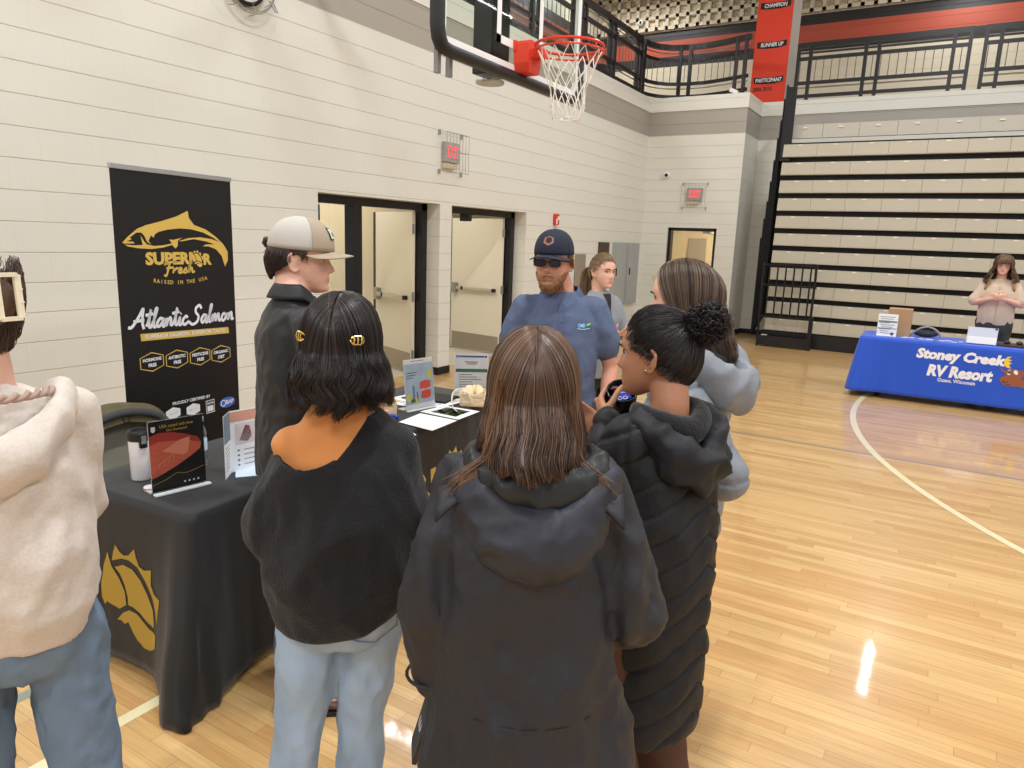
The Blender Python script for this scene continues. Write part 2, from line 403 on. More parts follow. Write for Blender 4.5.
# ---------------------------------------------------------------- door openings
XF = D-.2     # plane of the black frames
def frame(name, y0, y1, z1, parts):
    m = MB()
    for a_, b_ in ((y0, y0+.07), (y1-.1, y1)): m.span((XF-.12, a_, 0), (XF, b_, z1))
    m.span((XF-.12, y0, z1-.09), (XF, y1, z1)); 
    for a_, b_ in parts: m.span((XF-.14, a_, 0), (XF, b_, z1-.09))
    return struct(name, m, black)
frame('door_1', 5.28, 7.31, zo, [(6.0, 6.13)])
frame('door_2', 7.56, 9.45, zo, [])
def hinge(parent, x, y, n=3, dy=-1):
    for z in (.25, 1.0, 1.85)[:n]:
        h = MB(); h.span((x-.05, y-.012, z-.06), (x+.03, y+.006, z+.06), bev=.004); h.tube([(x+.0, y-.016, z-.06), (x, y-.016, z+.06)], .009); h.build('hinge', steel, parent)
def leaf(label, yh, width, ang, dirn, kick=True):
    """leaf hinged at (XF-.06, yh); opened by ang into the hallway (−X)"""
    t = thing('door_leaf', label, 'door', (XF-.1, yh, 0), 0)
    t.rotation_euler = (0, 0, ang)
    L_ = -width
    MB().span((L_, -.022, .01), (0, .022, 2.06), bev=.003).build('door_panel', doorm, t); MB().span((L_-.06, -.026, .01), (L_, .026, 2.06), bev=.004).build('edge_strip', black, t)
    k = MB(); k.span((L_+.03, -.0245, .02), (-.03, -.022, .27)); k.build('kick_plate', mat('kick_steel', (168, 158, 142), .35, metal=.6), t)
    p_ = MB(); p_.box((L_/2+.02, -.075, .98), (width*.72, .045, .05), bev=.01)
    pb = p_.build('panic_bar', mat('bar_steel', (205, 200, 188), .3, metal=.7), t)
    e = MB(); e.box((L_+.1, -.055, .98), (.1, .075, .16), bev=.012); e.build('latch_case', steel, pb)
    e = MB(); e.box((-.12, -.06, .98), (.05, .07, .055), bev=.01); e.build('end_cap', blackrub, pb)
    e = MB(); e.box((L_+.3, -.0955, .98), (.04, .012, .055), bev=.003); e.build('indicator', blackrub, pb)
    hinge(t, 0, 0)
    return t
leaf('cream door leaf with a panic bar, open at the right of the nearer doorway', 7.17, .96, rad(-20), 1)
leaf('cream door leaf with a steel panic bar standing open in the farther doorway', 9.3, 1.05, rad(-8), 1)
# the leaf beside the mullion, seen on its edge
t = thing('door_leaf', 'black-edged door leaf swung open beside the mullion of the nearer doorway', 'door', (XF-.1, 6.17, 0), rad(-45))
MB().span((-.92, -.02, .01), (0, .02, 2.06)).build('door_panel', doorm, t)
MB().span((0, -.028, .01), (.02, .028, 2.06)).build('edge_strip', black, t); MB().span((-.96, -.03, .01), (-.92, .03, 2.06)).build('edge_strip', black, t)
m = MB(); m.box((XF-.03, 8.2, 2.03), (.14, .1, .09), bev=.01); o = m.build('door_closer', black); o['label'] = 'small black box under the head of the farther doorway'; o['category'] = 'door closer'

# hallway and cafeteria beyond
h = MB(); h.mi = 0; h.span((-30, 1, -.1), (D-TH, 30, -.001)); struct('floor_hall', h, tile)
ho = MB(); ho.span((-12.2, 1, -.001), (-12, 11.0, 3.2)); ho.span((-12.2, 13.4, -.001), (-12, YU, 3.2)); struct('wall_hall', ho, mat('hall_paint', (240, 228, 196), .7))
ho = MB(); ho.span((-26.2, 8, -.001), (-26, 32, 3.2)); struct('wall_cafeteria', ho, mat('hall_paint', (240, 228, 196), .7))
ho = MB(); ho.span((-8.2, 7.9, 0), (-8.0, 14, 3.2)); struct('wall_hall_partition', ho, mat('hall_paint', (240, 228, 196), .7))
ho = MB(); ho.span((-26, 1, 3.2), (D-TH, YU, 3.3)); struct('ceiling_hall', ho, mat('hall_ceil', (235, 232, 225), .8))
ho = MB()
for x_, z_ in ((-9.2, 3.19), (-14, 3.19), (-20, 3.19)): ho.span((x_-.6, 6, z_-.02), (x_+.6, 7.2, z_)); ho.span((x_-.6, 11, z_-.02), (x_+.6, 12.2, z_))
o = struct('ceiling_hall_lights', ho, mat('hall_lamp', (255, 246, 226), .5, emit=6)); 
m = MB(); m.span((-12.0, 11.94, 0), (-11.94, 12.08, 3.2)); o = struct('trim_4', m, black)
t = thing('cafeteria_door', 'brown wooden door with a black frame far across the cafeteria', 'door', (-25.9, 26.0, 0))
MB().span((-.05, -.55, 0), (.0, .55, 2.3)).build('door_panel', mat('brown_wood', (120, 70, 45), .5), t)
m = MB(); m.span((-.02, -.7, 0), (.06, -.55, 2.4)); m.span((-.02, .55, 0), (.06, .7, 2.4)); m.span((-.02, -.7, 2.3), (.06, .7, 2.4)); m.build('door_frame', black, t)
o = MB().span((-12.2, 12.95, 1.95), (-12.05, 13.25, 2.4), bev=.02).build('wall_display', black); o['label'] = 'small black wall screen glimpsed through the nearer doorway'; o['category'] = 'screen'
o.location = (-4, 2.4, .15)
for k in range(3):
    m = MB(); m.span((-10.5-k*.45, 9.5, 0), (-10.1-k*.45, 13.4, .15*(k+1)), bev=.01)
    o = m.build('step', mat('step_grey', (150, 136, 128), .6, nscale=30, namt=.1), label='low carpeted step in the hallway, %s of three behind the capped man' % ('lowest', 'middle', 'topmost')[k], category='step', group='hallway steps'); 
for k in range(4):
    t = thing('cafeteria_table', 'grey cafeteria table with round stools, %s in the row through the doorway' % ('nearest', 'second nearest', 'third nearest', 'farthest')[k], 'table', (-15.5-2.2*k, 15.3+1.9*k, 0), group='cafeteria tables')
    MB().box((0, 0, .74), (.8, 1.8, .04), bev=.01).build('tabletop', mat('laminate', (208, 205, 196), .4), t)
    MB().tube([(-.3, -.6, 0), (0, -.6, .72), (.3, -.6, 0)], .025).build('leg', bsteel, t); MB().tube([(-.3, .6, 0), (0, .6, .72), (.3, .6, 0)], .025).build('leg', bsteel, t)
    for sx in (-.7, .7):
        for sy in (-.55, .55):
            q = MB(); q.lathe([(.16, .43), (.17, .45), (.16, .47)], 12, (sx, sy, 0)); q.tube([(sx, sy, .0), (sx, sy, .43)], .03, 6); q.build('stool', blackrub, t)
# far door
m = MB()
for a_, b_ in ((dx0, dx0+.06), (dx1-.06, dx1)): m.span((a_, YF+.05, 0), (b_, YF+.2, 2.11))
m.span((dx0, YF+.05, 2.05), (dx1, YF+.2, 2.11)); struct('door_3', m, black)
ho = MB(); ho.span((-7, 18.2, 0), (-2, 18.4, 3.2)); ho.span((-6.9, YF+TH, -.1), (-2, 18.4, -.001)); struct('wall_back_room', ho, mat('room_paint', (246, 228, 190), .7))
o = MB().span((-5.75, 18.12, 1.3), (-5.3, 18.19, 1.95), bev=.01).build('notice_frame', mat('notice_grey', (190, 178, 158), .5)); o['label'] = 'beige notice board on the wall seen through the far doorway'; o['category'] = 'notice board'
m = MB(); m.tube([(-4.28, YF+.14, 2.03), (-4.12, YF+.3, 2.0), (-4.1, YF+.45, 2.0)], .012); m.box((-4.2, YF+.12, 2.03), (.14, .04, .04)); o = m.build('door_closer', steel); o['label'] = 'small door closer arm at the top of the far doorway'; o['category'] = 'door closer'

def area(loc, sx, sy, e, col=(1, 1, 1), rot=(0, 0, 0)):
    ld = bpy.data.lights.new('lamp', 'AREA'); ld.shape = 'RECTANGLE'; ld.size = sx; ld.size_y = sy; ld.energy = e; ld.color = col
    o = bpy.data.objects.new('lamp', ld); COL.objects.link(o); o.location = loc; o.rotation_euler = rot; return o
area((-4.4, 16.5, 3.0), 1.2, 1.2, 60, (1, .88, .68))
area((-9.5, 9, 3.0), 2, 4, 90, (1, .93, .8)); area((-18, 17, 3.0), 5, 5, 350, (1, .95, .84))
area((-6.9, 7.4, 3.0), 1, 3, 42, (1, .96, .9))

# gym luminaires
for i, x in enumerate((-7.5, -.4, 6.0)):
    for j, y in enumerate((-5, 1.8, 9.6, 17.5)):
        rx = (i == 0)
        t = thing('high_bay_light', 'long white high-bay light hanging from the gym ceiling', 'ceiling light', (x, y, ZC), pi/2 if not rx else 0, 'gym ceiling lights')
        MB().box((0, 0, -.34), (2.3, .22, .1), bev=.02).build('housing', white, t)
        for sx in (-1, 1): MB().tube([(sx, 0, -.005), (sx, 0, -.3)], .01).build('suspension', steel, t)
        area((x, y, ZC-.41), 2.1, .11, (75 if j == 3 else (330 if i == 1 and j < 2 else 255)), (.95, .975, 1), (0, 0, pi/2 if not rx else 0))
W = bpy.data.worlds.new('world'); SC.world = W; W.use_nodes = True
W.node_tree.nodes['Background'].inputs[0].default_value = (.97, .97, 1, 1); W.node_tree.nodes['Background'].inputs[1].default_value = .68
from mathutils.bvhtree import BVHTree
def bvh(o):
    me = o.data; return BVHTree.FromPolygons([v.co.copy() for v in me.vertices], [tuple(p.vertices) for p in me.polygons])
def decal(name, m, parent, tree, o0, u, v, d, art, eps=.003):
    """art mapped onto a body surface: (a,b) -> ray from o0+u*a+v*b along d"""
    u, v, d = V(u).normalized(), V(v).normalized(), V(d).normalized(); o0 = V(o0)
    def f(a, b):
        s = o0+u*a+v*b; h = tree.ray_cast(s, d)
        return (h[0]-d*eps) if h[0] is not None else s+d*.1
    return art.build(name, m, parent, f)
def densify(art, n=1):
    me = art.mb.mesh(); bm = bmesh.new(); bm.from_mesh(me); bmesh.ops.subdivide_edges(bm, edges=bm.edges[:], cuts=n, use_grid_fill=True); bmesh.ops.triangulate(bm, faces=bm.faces[:]); bm.verts.index_update()
    art.mb.v = [v.co.copy() for v in bm.verts]; art.mb.f = [tuple(v.index for v in f.verts) for f in bm.faces]; art.mb.m = [0]*len(art.mb.f); bm.free(); return art

# ---------------------------------------------------------------- basketball goal
t = thing('basketball_goal', 'glass basketball backboard with black padding, orange rim and white net', 'basketball hoop', (-2.75, 4.545, 2.9))
MB().span((-.014, -.88, .03), (0, .88, 1.05)).build('backboard_glass', glass, t)
m = MB()
for a_, b_ in (((-.03, -.915, 0), (.004, -.865, 1.07)), ((-.03, .865, 0), (.004, .915, 1.07)), ((-.03, -.915, 0), (.004, .915, .05)), ((-.03, -.915, 1.02), (.004, .915, 1.07))): m.span(a_, b_)
m.build('board_frame', white, t)
m = MB()
for a_, b_ in (((-.305, .15), (-.255, .61)), ((.255, .15), (.305, .61)), ((-.305, .15), (.305, .2)), ((-.305, .56), (.305, .61))): m.span((.0005, a_[0], a_[1]), (.003, b_[0], b_[1]))
m.build('target_square', white, t)
# padding: rounded channel round the lower edge and corners
def pad_path():
    pts = [(-.93, .42), (-.93, .1), (-.915, .03), (-.885, -.01), (-.82, -.022)]
    return pts+[(0, -.022)]+[(-a, b) for a, b in reversed(pts)]
pp = pad_path(); rings = []
for i, (y, z) in enumerate(pp):
    a = V(pp[max(i-1, 0)]); b = V(pp[min(i+1, len(pp)-1)]); d = (b-a).normalized(); n = V((-d.y, d.x))*-1
    q = []
    for k in range(12):
        an = 2*pi*k/12; sx = (abs(cos(an))**.6)*math.copysign(1, cos(an))*.045; sn = (abs(sin(an))**.6)*math.copysign(1, sin(an))*.032
        q.append(V((-.012+sx, y+n.x*sn, z+n.y*sn)))
    rings.append(q)
m = MB(); m.loft(rings); auto(m.build('padding', mat('pad_black', (40, 40, 42), .5), t), 50)
m = MB(); m.span((-.3, -.15, .0), (-.14, .08, 1.6), bev=.01); m.build('support_mast', black, t)
m = MB(); m.lathe([(.0, -.05), (.1, -.05), (.105, -.04), (.1, -.03), (0, -.03)], 20, (-.22, -.035, .0)); m.build('mast_end_disc', steel, t)
m = MB(); m.bar((-.22, -.345, 1.3), (-2.74, -.345, 1.3), .08); m.build('wall_arm', black, t)
m = MB(); m.bar((-.22, .6, 1.3), (-2.74, .6, 1.3), .08); m.build('wall_arm', black, t)
m = MB(); m.bar((-.03, -.7, 1.04), (-.2, -.7, 1.04), .05); m.bar((-.2, -.7, 1.04), (-.2, .7, 1.04), .06); m.bar((-.03, .7, 1.04), (-.2, .7, 1.04), .05); m.build('cross_brace', black, t)
for s_ in (-.86, -.74):
    m = MB(); m.span((-.09, s_, -.15), (-.06, s_+.035, .06)); m.build('hanging_stub', mat('stub_grey', (140, 140, 138), .5), t)
# rim assembly
rc = V((.385, 0, .15)); R_ = .2286
m = MB(); m.prism([(-.065, -.16), (.065, -.16), (.085, -.1), (.085, .02), (.06, .045), (-.06, .045), (-.085, .02), (-.085, -.1)], .002, .12, lambda y, z, x: (x, y, z+.16))
m.span((.10, -.05, .09), (.2, .05, .155), bev=.01); m.span((.002, -.1, .135), (.02, .1, .205), bev=.003)
brk = m.build('rim_bracket', redp, t)
m = MB(); m.tube([rc+V((R_*cos(2*pi*i/40), R_*sin(2*pi*i/40), 0)) for i in range(40)], .0095, 8, closed=True)
m.tube([rc+V(((R_+.002)*cos(2*pi*i/40), (R_+.002)*sin(2*pi*i/40), -.035)) for i in range(40)], .006, 6, closed=True)
for i in range(12):
    a = 2*pi*(i+.5)/12; m.tube([rc+V((R_*cos(a), R_*sin(a), 0)), rc+V(((R_+.004)*cos(a), (R_+.004)*sin(a), -.035))], .005, 6)
auto(m.build('rim', redp, t))
m = MB(); N_ = 12
def netr(s): return .215-.13*s**.75+.018*sin(s*9)*s
for k in range(N_):
    for dr in (1, -1):
        pts = []
        for j in range(25):
            s = j/24; a = 2*pi*k/N_+dr*(s*2*pi*2.5/N_)+.05*sin(7*s+k); r = netr(s)*(1+.05*sin(3*a+1)); z = -.03-.43*s+.012*sin(5*a)
            pts.append(rc+V((r*cos(a), r*sin(a), z)))
        m.tube(pts, .0033, 5)
m.tube([rc+V((netr(1)*cos(2*pi*i/24), netr(1)*sin(2*pi*i/24), -.46)) for i in range(24)], .003, 5, closed=True)
m.build('net', mat('net_white', (236, 232, 222), .8), t)

# ---------------------------------------------------------------- clock and fittings
t = thing('wall_clock', 'round black-rimmed wall clock inside a bent wire guard', 'clock', (D, 4.46, 3.86), pi/2)
Rx = Matrix.Rotation(pi/2, 3, 'X')
MB().lathe([(0, 0), (.19, 0), (.205, .02), (.205, .05), (.185, .062), (.175, .052), (0, .052)], 40, (0, 0, 0), Rx).build('clock_case', black, t)
MB().lathe([(0, .0525), (.172, .0525), (.172, .054), (0, .054)], 36, (0, 0, 0), Rx).build('dial', paper, t)
A = Art()
for k in range(12): A.text(str(k+1), .138*sin(2*pi*(k+1)/12), .138*cos(2*pi*(k+1)/12), .038)
A.stroke([(0, 0), (.06, .06)], .01); A.stroke([(0, 0), (-.1, .07)], .007)
A.build('numerals_and_hands', ink, t, lambda a, b: V((a, -.0545, b)))
m = MB()
for r_, y_ in ((.27, -.10), (.255, -.105)): m.tube([(r_*cos(2*pi*i/36), y_, r_*sin(2*pi*i/36)) for i in range(36)], .005, 6, closed=True)
for i in range(8):
    a = 2*pi*i/8+.2; m.tube([(.265*cos(a), -.1, .265*sin(a)), (.27*cos(a+.05), -.05, .27*sin(a+.05)), (.275*cos(a), -.004, .275*sin(a))], .004, 6)
    m.tube([(.255*cos(a), -.105, .255*sin(a)), (.19*cos(a), -.075, .19*sin(a)), (.18*cos(a+.12), -.08, .18*sin(a+.12))], .0028, 5)
m.tube([(.2, -.1, -.12), (.24, -.12, -.2), (.3, -.09, -.19), (.28, -.06, -.12)], .006, 6)
m.build('wire_guard', steel, t)
exitm = mat('exit_red', (255, 70, 90), .5, emit=1.1); exitb = mat('exit_box', (168, 166, 158), .5)
def exit_sign(label, loc, rz, gx0, gx1, gz0, gz1, mat_):
    t = thing('exit_sign', label, 'exit sign', loc, rz)
    MB().box((0, -.03, 0), (.31, .055, .24), bev=.008).build('sign_box', exitb, t)
    MB().box((-.03, -.025, -.16), (.26, .05, .06), bev=.004).build('base_box', mat('exit_base', (205, 192, 160), .5), t)
    A = Art().text('EXIT', .01, 0, .2, w=.23, bold=.012, sy=1.0); A.build('lettering', exitm, t, lambda a, b: V((a, -.0595, b)))
    m = MB()
    for i in range(8):
        x = gx0+(gx1-gx0)*i/7; m.tube([(x, 0, gz1-.02), (x, -.13, gz1), (x, -.13, gz0), (x, 0, gz0+.02)], .0032, 5)
    for z in (gz0, gz1, .0): m.tube([(gx0, -.13, z), (gx1, -.13, z)], .0035, 5)
    m.build('wire_guard', steel, t)
    for x in (gx0, gx1):
        for z in (gz0, gz1): MB().span((x-.008, -.03, z-.03), (x+.008, 0, z+.03)).build('guard_clip', steel, t)
exit_sign('exit sign in a wire cage on the left wall above the doorways', (D, 7.48, 2.79), pi/2, -.22, .24, -.24, .22, 0)
exit_sign('exit sign in a wire cage above the door in the far wall', (-4.463, YF, 2.75), 0, -.24, .24, -.26, .2, 0)
t = thing('fire_alarm', 'small red fire alarm strobe on the left wall beyond the doorways', 'fire alarm', (D, 10.36, 2.1), pi/2)
MB().box((0, -.025, 0), (.13, .05, .17), bev=.008).build('alarm_body', redp, t); MB().box((.02, -.055, .02), (.05, .02, .06), bev=.008).build('strobe_lens', white, t)
MB().box((-.03, -.052, -.03), (.04, .006, .08)).build('white_mark', white, t)
def cam_dome(label, loc, axis):
    t = thing('security_camera', label, 'camera', loc)
    MB().lathe([(0, 0), (.07, 0), (.075, .02), (.07, .05), (.055, .07), (0, .075)], 20, (0, 0, 0), Matrix.Rotation(pi/2, 3, 'X')).build('camera_body', white, t)
    MB().ellipsoid((.01, -.068, -.01), (.034, .03, .034)).build('camera_lens', black, t)
cam_dome('white dome security camera on the far wall left of the caged exit sign', (-5.067, YF, 3.13), 0)
cam_dome('white dome security camera high on the waffle panelling above the balcony', (-7.75, YU-.13, 7.42), 0)
o = MB().box((-5.17, YF-.005, 1.09), (.075, .01, .12), bev=.003).build('light_switch', mat('switch_ivory', (225, 214, 180), .5)); o['label'] = 'ivory switch plate on the far wall beside the door'; o['category'] = 'light switch'
o = MB().box((D+.012, 11.35, 1.28), (.024, .4, .55), bev=.006).build('wall_plate', mat('plate_brown', (150, 140, 124), .5)); o['label'] = 'grey-brown metal wall plate beside the capped man in blue'; o['category'] = 'wall panel'
o = MB().box((D+.012, 12.31, 1.36), (.024, .46, .82), bev=.006).build('wall_plate', mat('plate_dark', (74, 58, 48), .5)); o['label'] = 'dark brown wall plate next to the grey electrical cabinets'; o['category'] = 'wall panel'
for y_, lb in ((13.02, 'left'), (13.69, 'right')):
    t = thing('electrical_cabinet', 'grey electrical cabinet, %s of the pair near the far corner' % lb, 'electrical cabinet', (D, y_, 1.17), pi/2, 'electrical cabinets')
    MB().box((0, -.03, 0), (.58, .058, 1.2), bev=.006).build('cabinet_box', mat('cab_grey', (168, 172, 172), .45), t)
    MB().box((0, -.064, 0), (.5, .01, 1.1), bev=.003).build('cabinet_door', mat('cab_grey', (168, 172, 172), .45), t)
    MB().box((-.2, -.075, .05), (.03, .02, .14), bev=.004).build('handle', black, t)

# ---------------------------------------------------------------- balcony railings
def railing(label, path, posts, zb=ZL-.04, pick=.14):
    """path: polyline (x,y); posts: list of arclengths"""
    P = [V((x, y, 0)) for x, y in path]; L_ = [0]
    for i in range(1, len(P)): L_.append(L_[-1]+(P[i]-P[i-1]).length)
    def at(s, z):
        s = max(0, min(s, L_[-1]))
        for i in range(1, len(P)):
            if s <= L_[i]+1e-6: q = P[i-1].lerp(P[i], (s-L_[i-1])/(L_[i]-L_[i-1])); return V((q.x, q.y, z))
    t = thing('balcony_railing', label, 'railing', (P[0].x, P[0].y, zb)); o = V((P[0].x, P[0].y, zb))
    n = max(2, int(L_[-1]/.12)) if len(P) > 2 else 1
    for z, w_, h_, nm in ((5.60, .06, .10, 'top_rail'), (5.36, .05, .06, 'middle_rail'), (4.92, .05, .06, 'lower_rail'), (4.68, .05, .06, 'bottom_rail')):
        m = MB()
        for i in range(n): m.bar(at(L_[-1]*i/n, z)-o, at(L_[-1]*(i+1)/n+(.01 if i < n-1 else 0), z)-o, w_, h_)
        m.build(nm, bsteel, t)
    for z in (5.49, 4.83):
        m = MB(); m.tube([at(L_[-1]*i/n, z)-o for i in range(n+1)], .012, 6); m.build('guard_wire', steel, t)
    for s in posts: m = MB(); m.span(at(s, zb)-o-V((.028, .028, 0)), at(s, 5.62)-o+V((.034, .034, 0))); m.build('post', bsteel, t)
    m = MB(); s = .07
    while s < L_[-1]:
        m.tube([at(s, 4.94)-o, at(s, 5.34)-o], .007, 5); s += pick
    m.build('pickets', mat('picket', (90, 88, 86), .4, metal=.5), t)
yr = YG+.1
railing('black balcony railing section right of the red banner pillar', [(-3.05, yr), (-.18, yr)], [.02, .24, 1.2, 1.42, 2.6, 2.84])
railing('black balcony railing section at the right edge above the bleachers', [(-.0, yr), (2.87, yr)], [.02, .24, 1.2, 1.42, 2.6, 2.84])
railing('curved black balcony railing in the corner between hoop and banner pillar', [(-5.62, 13.92), (-5.6, 14.15), (-5.5, 14.38), (-5.3, 14.58), (-5.0, 14.68), (-4.6, 14.68), (-4.2, 14.56), (-3.95, 14.46), (-3.7, 14.36)], [.03, .95, 1.15, 2.15, 2.35])
for k in range(4):
    y1 = 13.82-2.75*k
    railing('straight black balcony railing over the left wall, %s from the corner' % ('first', 'second', 'third', 'fourth')[k], [(-5.62, y1), (-5.62, y1-2.7)], [.02, .22, 1.3, 1.5, 2.5, 2.68])
o = MB().box((-3.9, YF+.02, ZL+.06), (.16, .05, .07), rot=(0, .4, .2), bev=.01).build('floodlight', white); o['label'] = 'small white fixture on the ledge at the foot of the red banner'; o['category'] = 'light fixture'
o.location.z = -.015

# ---------------------------------------------------------------- folded bleachers
t = thing('bleachers', 'tall folded bleachers with tan seat fronts and black gaps against the far wall', 'bleachers', (0, 13.8, 0))
tan = mat('seat_tan', (184, 176, 156), .45, nscale=1.3, namt=.025); tang = mat('seat_grey', (186, 182, 170), .5); tab = mat('seat_tab', (236, 228, 206), .5)
X0 = -2.8; XE = 6.0
MB().span((X0-.02, .1, .02), (XE, .55, 3.62)).build('understructure', blackrub, t)
MB().span((X0-.05, -.02, .005), (XE, .1, .27)).build('skirt', black, t)
for k in range(11):
    z = .30+.308*k; m = MB(); n = int((XE-X0)/.56)
    for i in range(n):
        x = X0+i*.56
        m.mi = 0; m.add([(x+.002, -.03, z), (x+.558, -.03, z), (x+.558, .0, z+.203), (x+.002, .0, z+.203), (x+.002, .1, z), (x+.558, .1, z), (x+.558, .14, z+.203), (x+.002, .14, z+.203)],
                        [(0, 1, 2, 3), (4, 7, 6, 5), (0, 4, 5, 1), (3, 2, 6, 7), (0, 3, 7, 4), (1, 5, 6, 2)])
        m.mi = 1; m.span((x+.25, -.008, z+.178), (x+.32, .01, z+.194))
    m.mi = 0; m.span((X0, -.035, z-.012), (XE, .1, z-.002))
    m.build('seat_row', [tan, tab], t)
m = MB()
for i in range(15):
    x = X0+.02+i*.58; m.mi = 0; m.span((x, .14, 3.70), (x+.575, .2, 3.93)); m.mi = 1; m.span((x+.25, .12, 3.86), (x+.32, .14, 3.88))
m.build('backrest_row', [tang, tab], t)
tops = [4.6, 4.36, 4.0, 3.7, 3.32, 2.95, 2.6, 2.3, 1.95]
for k, zt in enumerate(tops):
    x = X0-.05-.02*k; y_ = .02-.015*k
    m = MB(); m.span((x-.013, y_, max(.02, .6-.05*k) if k else 3.3), (x, y_+.42-.02*k, zt), bev=.006)
    m.build('side_panel', blackrub, t)
m = MB(); m.span((X0-.06, .0, 3.3), (X0+.12, .05, 4.55), bev=.008); m.build('side_panel', blackrub, t)
MB().box((X0+.02, -.06, .12), (.1, .04, .16), bev=.006).build('white_box', white, t)
# stored rail gate in front
t = thing('bleacher_gate', 'black barred metal gate standing in front of the lower left bleacher rows', 'gate', (-2.86, 13.55, 0))
m = MB()
m.tube(spline([(0, 0, .55), (0, 0, 1.42), (.05, 0, 1.48), (.83, 0, 1.48), (.88, 0, 1.42), (.88, 0, .55)], 5), .022, 8); m.build('gate_frame', bsteel, t)
for i in range(6): MB().tube([(.14*(i+1)-.04, 0, .55), (.14*(i+1)-.04, 0, 1.48)], .016, 6).build('bar', bsteel, t)
for z in (.55, 1.12): MB().tube([(0, 0, z), (.92, 0, z)], .022, 6).build('cross_rail', bsteel, t)
MB().tube([(0, .02, 0), (0, .02, .56)], .022, 6).build('post', bsteel, t); MB().span((.86, -.03, 0), (.93, .03, .6)).build('post', bsteel, t)
MB().span((0, -.02, .02), (.9, .03, .2)).build('foot_board', black, t)

# ---------------------------------------------------------------- blue booth table
def cloth_table(name, label, loc, rz, L, Wd, m, zb, overhang, folds, parts=None, zt=.745):
    """cloth box open at the bottom, rim pushed out in folds. local: x along length 0..L (front edge at y=0), depth +y"""
    t = thing(name, label, 'table', loc, rz)
    tt = MB(); tt.span((.03, .03, .70), (L-.03, Wd-.03, .735)); tt.build('tabletop', mat('table_grey', (190, 188, 182), .5), t)
    for x in (.25, L-.25):
        for y in (.1, Wd-.1): q = MB(); q.tube([(x, y, .0), (x, y, .70)], .016, 8); q.lathe([(.0, 0), (.026, 0), (.026, .02), (.016, .04)], 10, (x, y, 0)); q.build('leg', bsteel, t)
    return t
RVX = -.83
t = cloth_table('booth_table', 'folding table under the blue printed cloth by the bleachers', (RVX, 9.8, 0), 0, 2.44, .76, None, .08, .05, 0)
blue = mat('royal_blue_cloth', (28, 82, 205), .65, sheen=.25, bump=.0012, bscale=9)
def cloth_shell(L, Wd, zt, zb, flare, amp, seed, seg=.03, corner_drop=0, rc_=.03):
    """closed path round the table, lofted from the top edge down"""
    # perimeter points with rounded corners
    per = []
    def edge(a, b):
        n = max(2, int((V(b)-V(a)).length/seg)); return [V(a).lerp(V(b), i/n) for i in range(n)]
    cs = [(0, 0), (L, 0), (L, Wd), (0, Wd)]
    for i in range(4):
        a = V(cs[i]); b = V(cs[(i+1) % 4]); d = (b-a).normalized(); per += edge(a+d*rc_, b-d*rc_)
        c = b; d2 = (V(cs[(i+2) % 4])-b).normalized()
        for k in range(5):
            th = k/5; per.append((b-d*rc_).lerp(b, th).lerp(b.lerp(b+d2*rc_, th), th))
    n = len(per); cen = V((L/2, Wd/2)); rings = []
    s_ = [0]
    for i in range(1, n): s_.append(s_[-1]+(per[i]-per[i-1]).length)
    nor = []
    for i in range(n):
        tt = (per[(i+1) % n]-per[i-1]).normalized(); nor.append(V((tt.y, -tt.x)))
    cd = [min((per[i]-V(c)).length for c in cs) for i in range(n)]
    rings.append([V((cen.x+(p.x-cen.x)*.0, cen.y+(p.y-cen.y)*.0, zt)) for p in per])
    rings.append([V((cen.x+(p.x-cen.x)*.6, cen.y+(p.y-cen.y)*.6, zt)) for p in per])
    rings.append([V((cen.x+(p.x-cen.x)*.985, cen.y+(p.y-cen.y)*.97, zt)) for p in per])
    N = 18
    for j in range(N+1):
        h = j/N; ring = []
        for i in range(n):
            cw = exp(-(cd[i]/.16)**2)
            wv = (noise.noise(V((s_[i]*3.0+seed, h*.6, seed)))*.9+noise.noise(V((s_[i]*9+seed, h*1.2, 2.2)))*.45)*amp*(h**1.1)
            wv += cw*sin(s_[i]*62+seed)*.013*h**.8
            out = .003+flare*h*(1+cw*1.6)+wv
            z = zt-.004-(zt-zb)*h-(0 if h == 0 else corner_drop*cw*h)
            p = per[i]+nor[i]*(out if h > 0 else 0.001)
            ring.append(V((p.x, p.y, max(z, .004+.002*cw))))
        rings.append(ring)
    m = MB(); m.loft(rings, cap=False); return m
o = cloth_shell(2.44, .76, .75, .08, .045, .028, 3.1).build('tablecloth', blue, smooth=True); o.location = (RVX, 9.8, 0)
mod = o.modifiers.new('s', 'SOLIDIFY'); mod.thickness = .002; mod.offset = 1
o['label'] = 'royal blue tablecloth printed with white lettering and a cartoon moose'; o['category'] = 'tablecloth'; rvc = o
A = Art()
A.text('Stoney Creek', 1.07, .605, .155, w=.90, bold=.055, shear=.15, sy=.98)
A.text('RV Resort', 1.09, .415, .175, w=.66, bold=.055, shear=.15, sy=1.0)
A.text('Osseo, Wisconsin', 1.08, .315, .062, w=.38, bold=.02)
trv = bvh(rvc)
def rvd(name, m, A, eps=.0045): densify(A, 1) if len(A.mb.f) < 60 and not isinstance(m, list) else None; return decal(name, m, rvc, trv, (0, -.5, 0), (1, 0, 0), (0, 0, 1), (0, 1, 0), A, eps)
rvd('lettering', mat('print_white', (240, 240, 245), .6), A)
A = Art()
br_ = [(1.47, .55), (1.53, .5), (1.56, .52), (1.62, .535), (1.68, .52), (1.76, .54), (1.8, .52), (1.72, .48), (1.7, .42), (1.74, .38), (1.7, .34), (1.6, .33), (1.54, .34), (1.5, .38), (1.52, .42), (1.55, .46), (1.5, .5)]
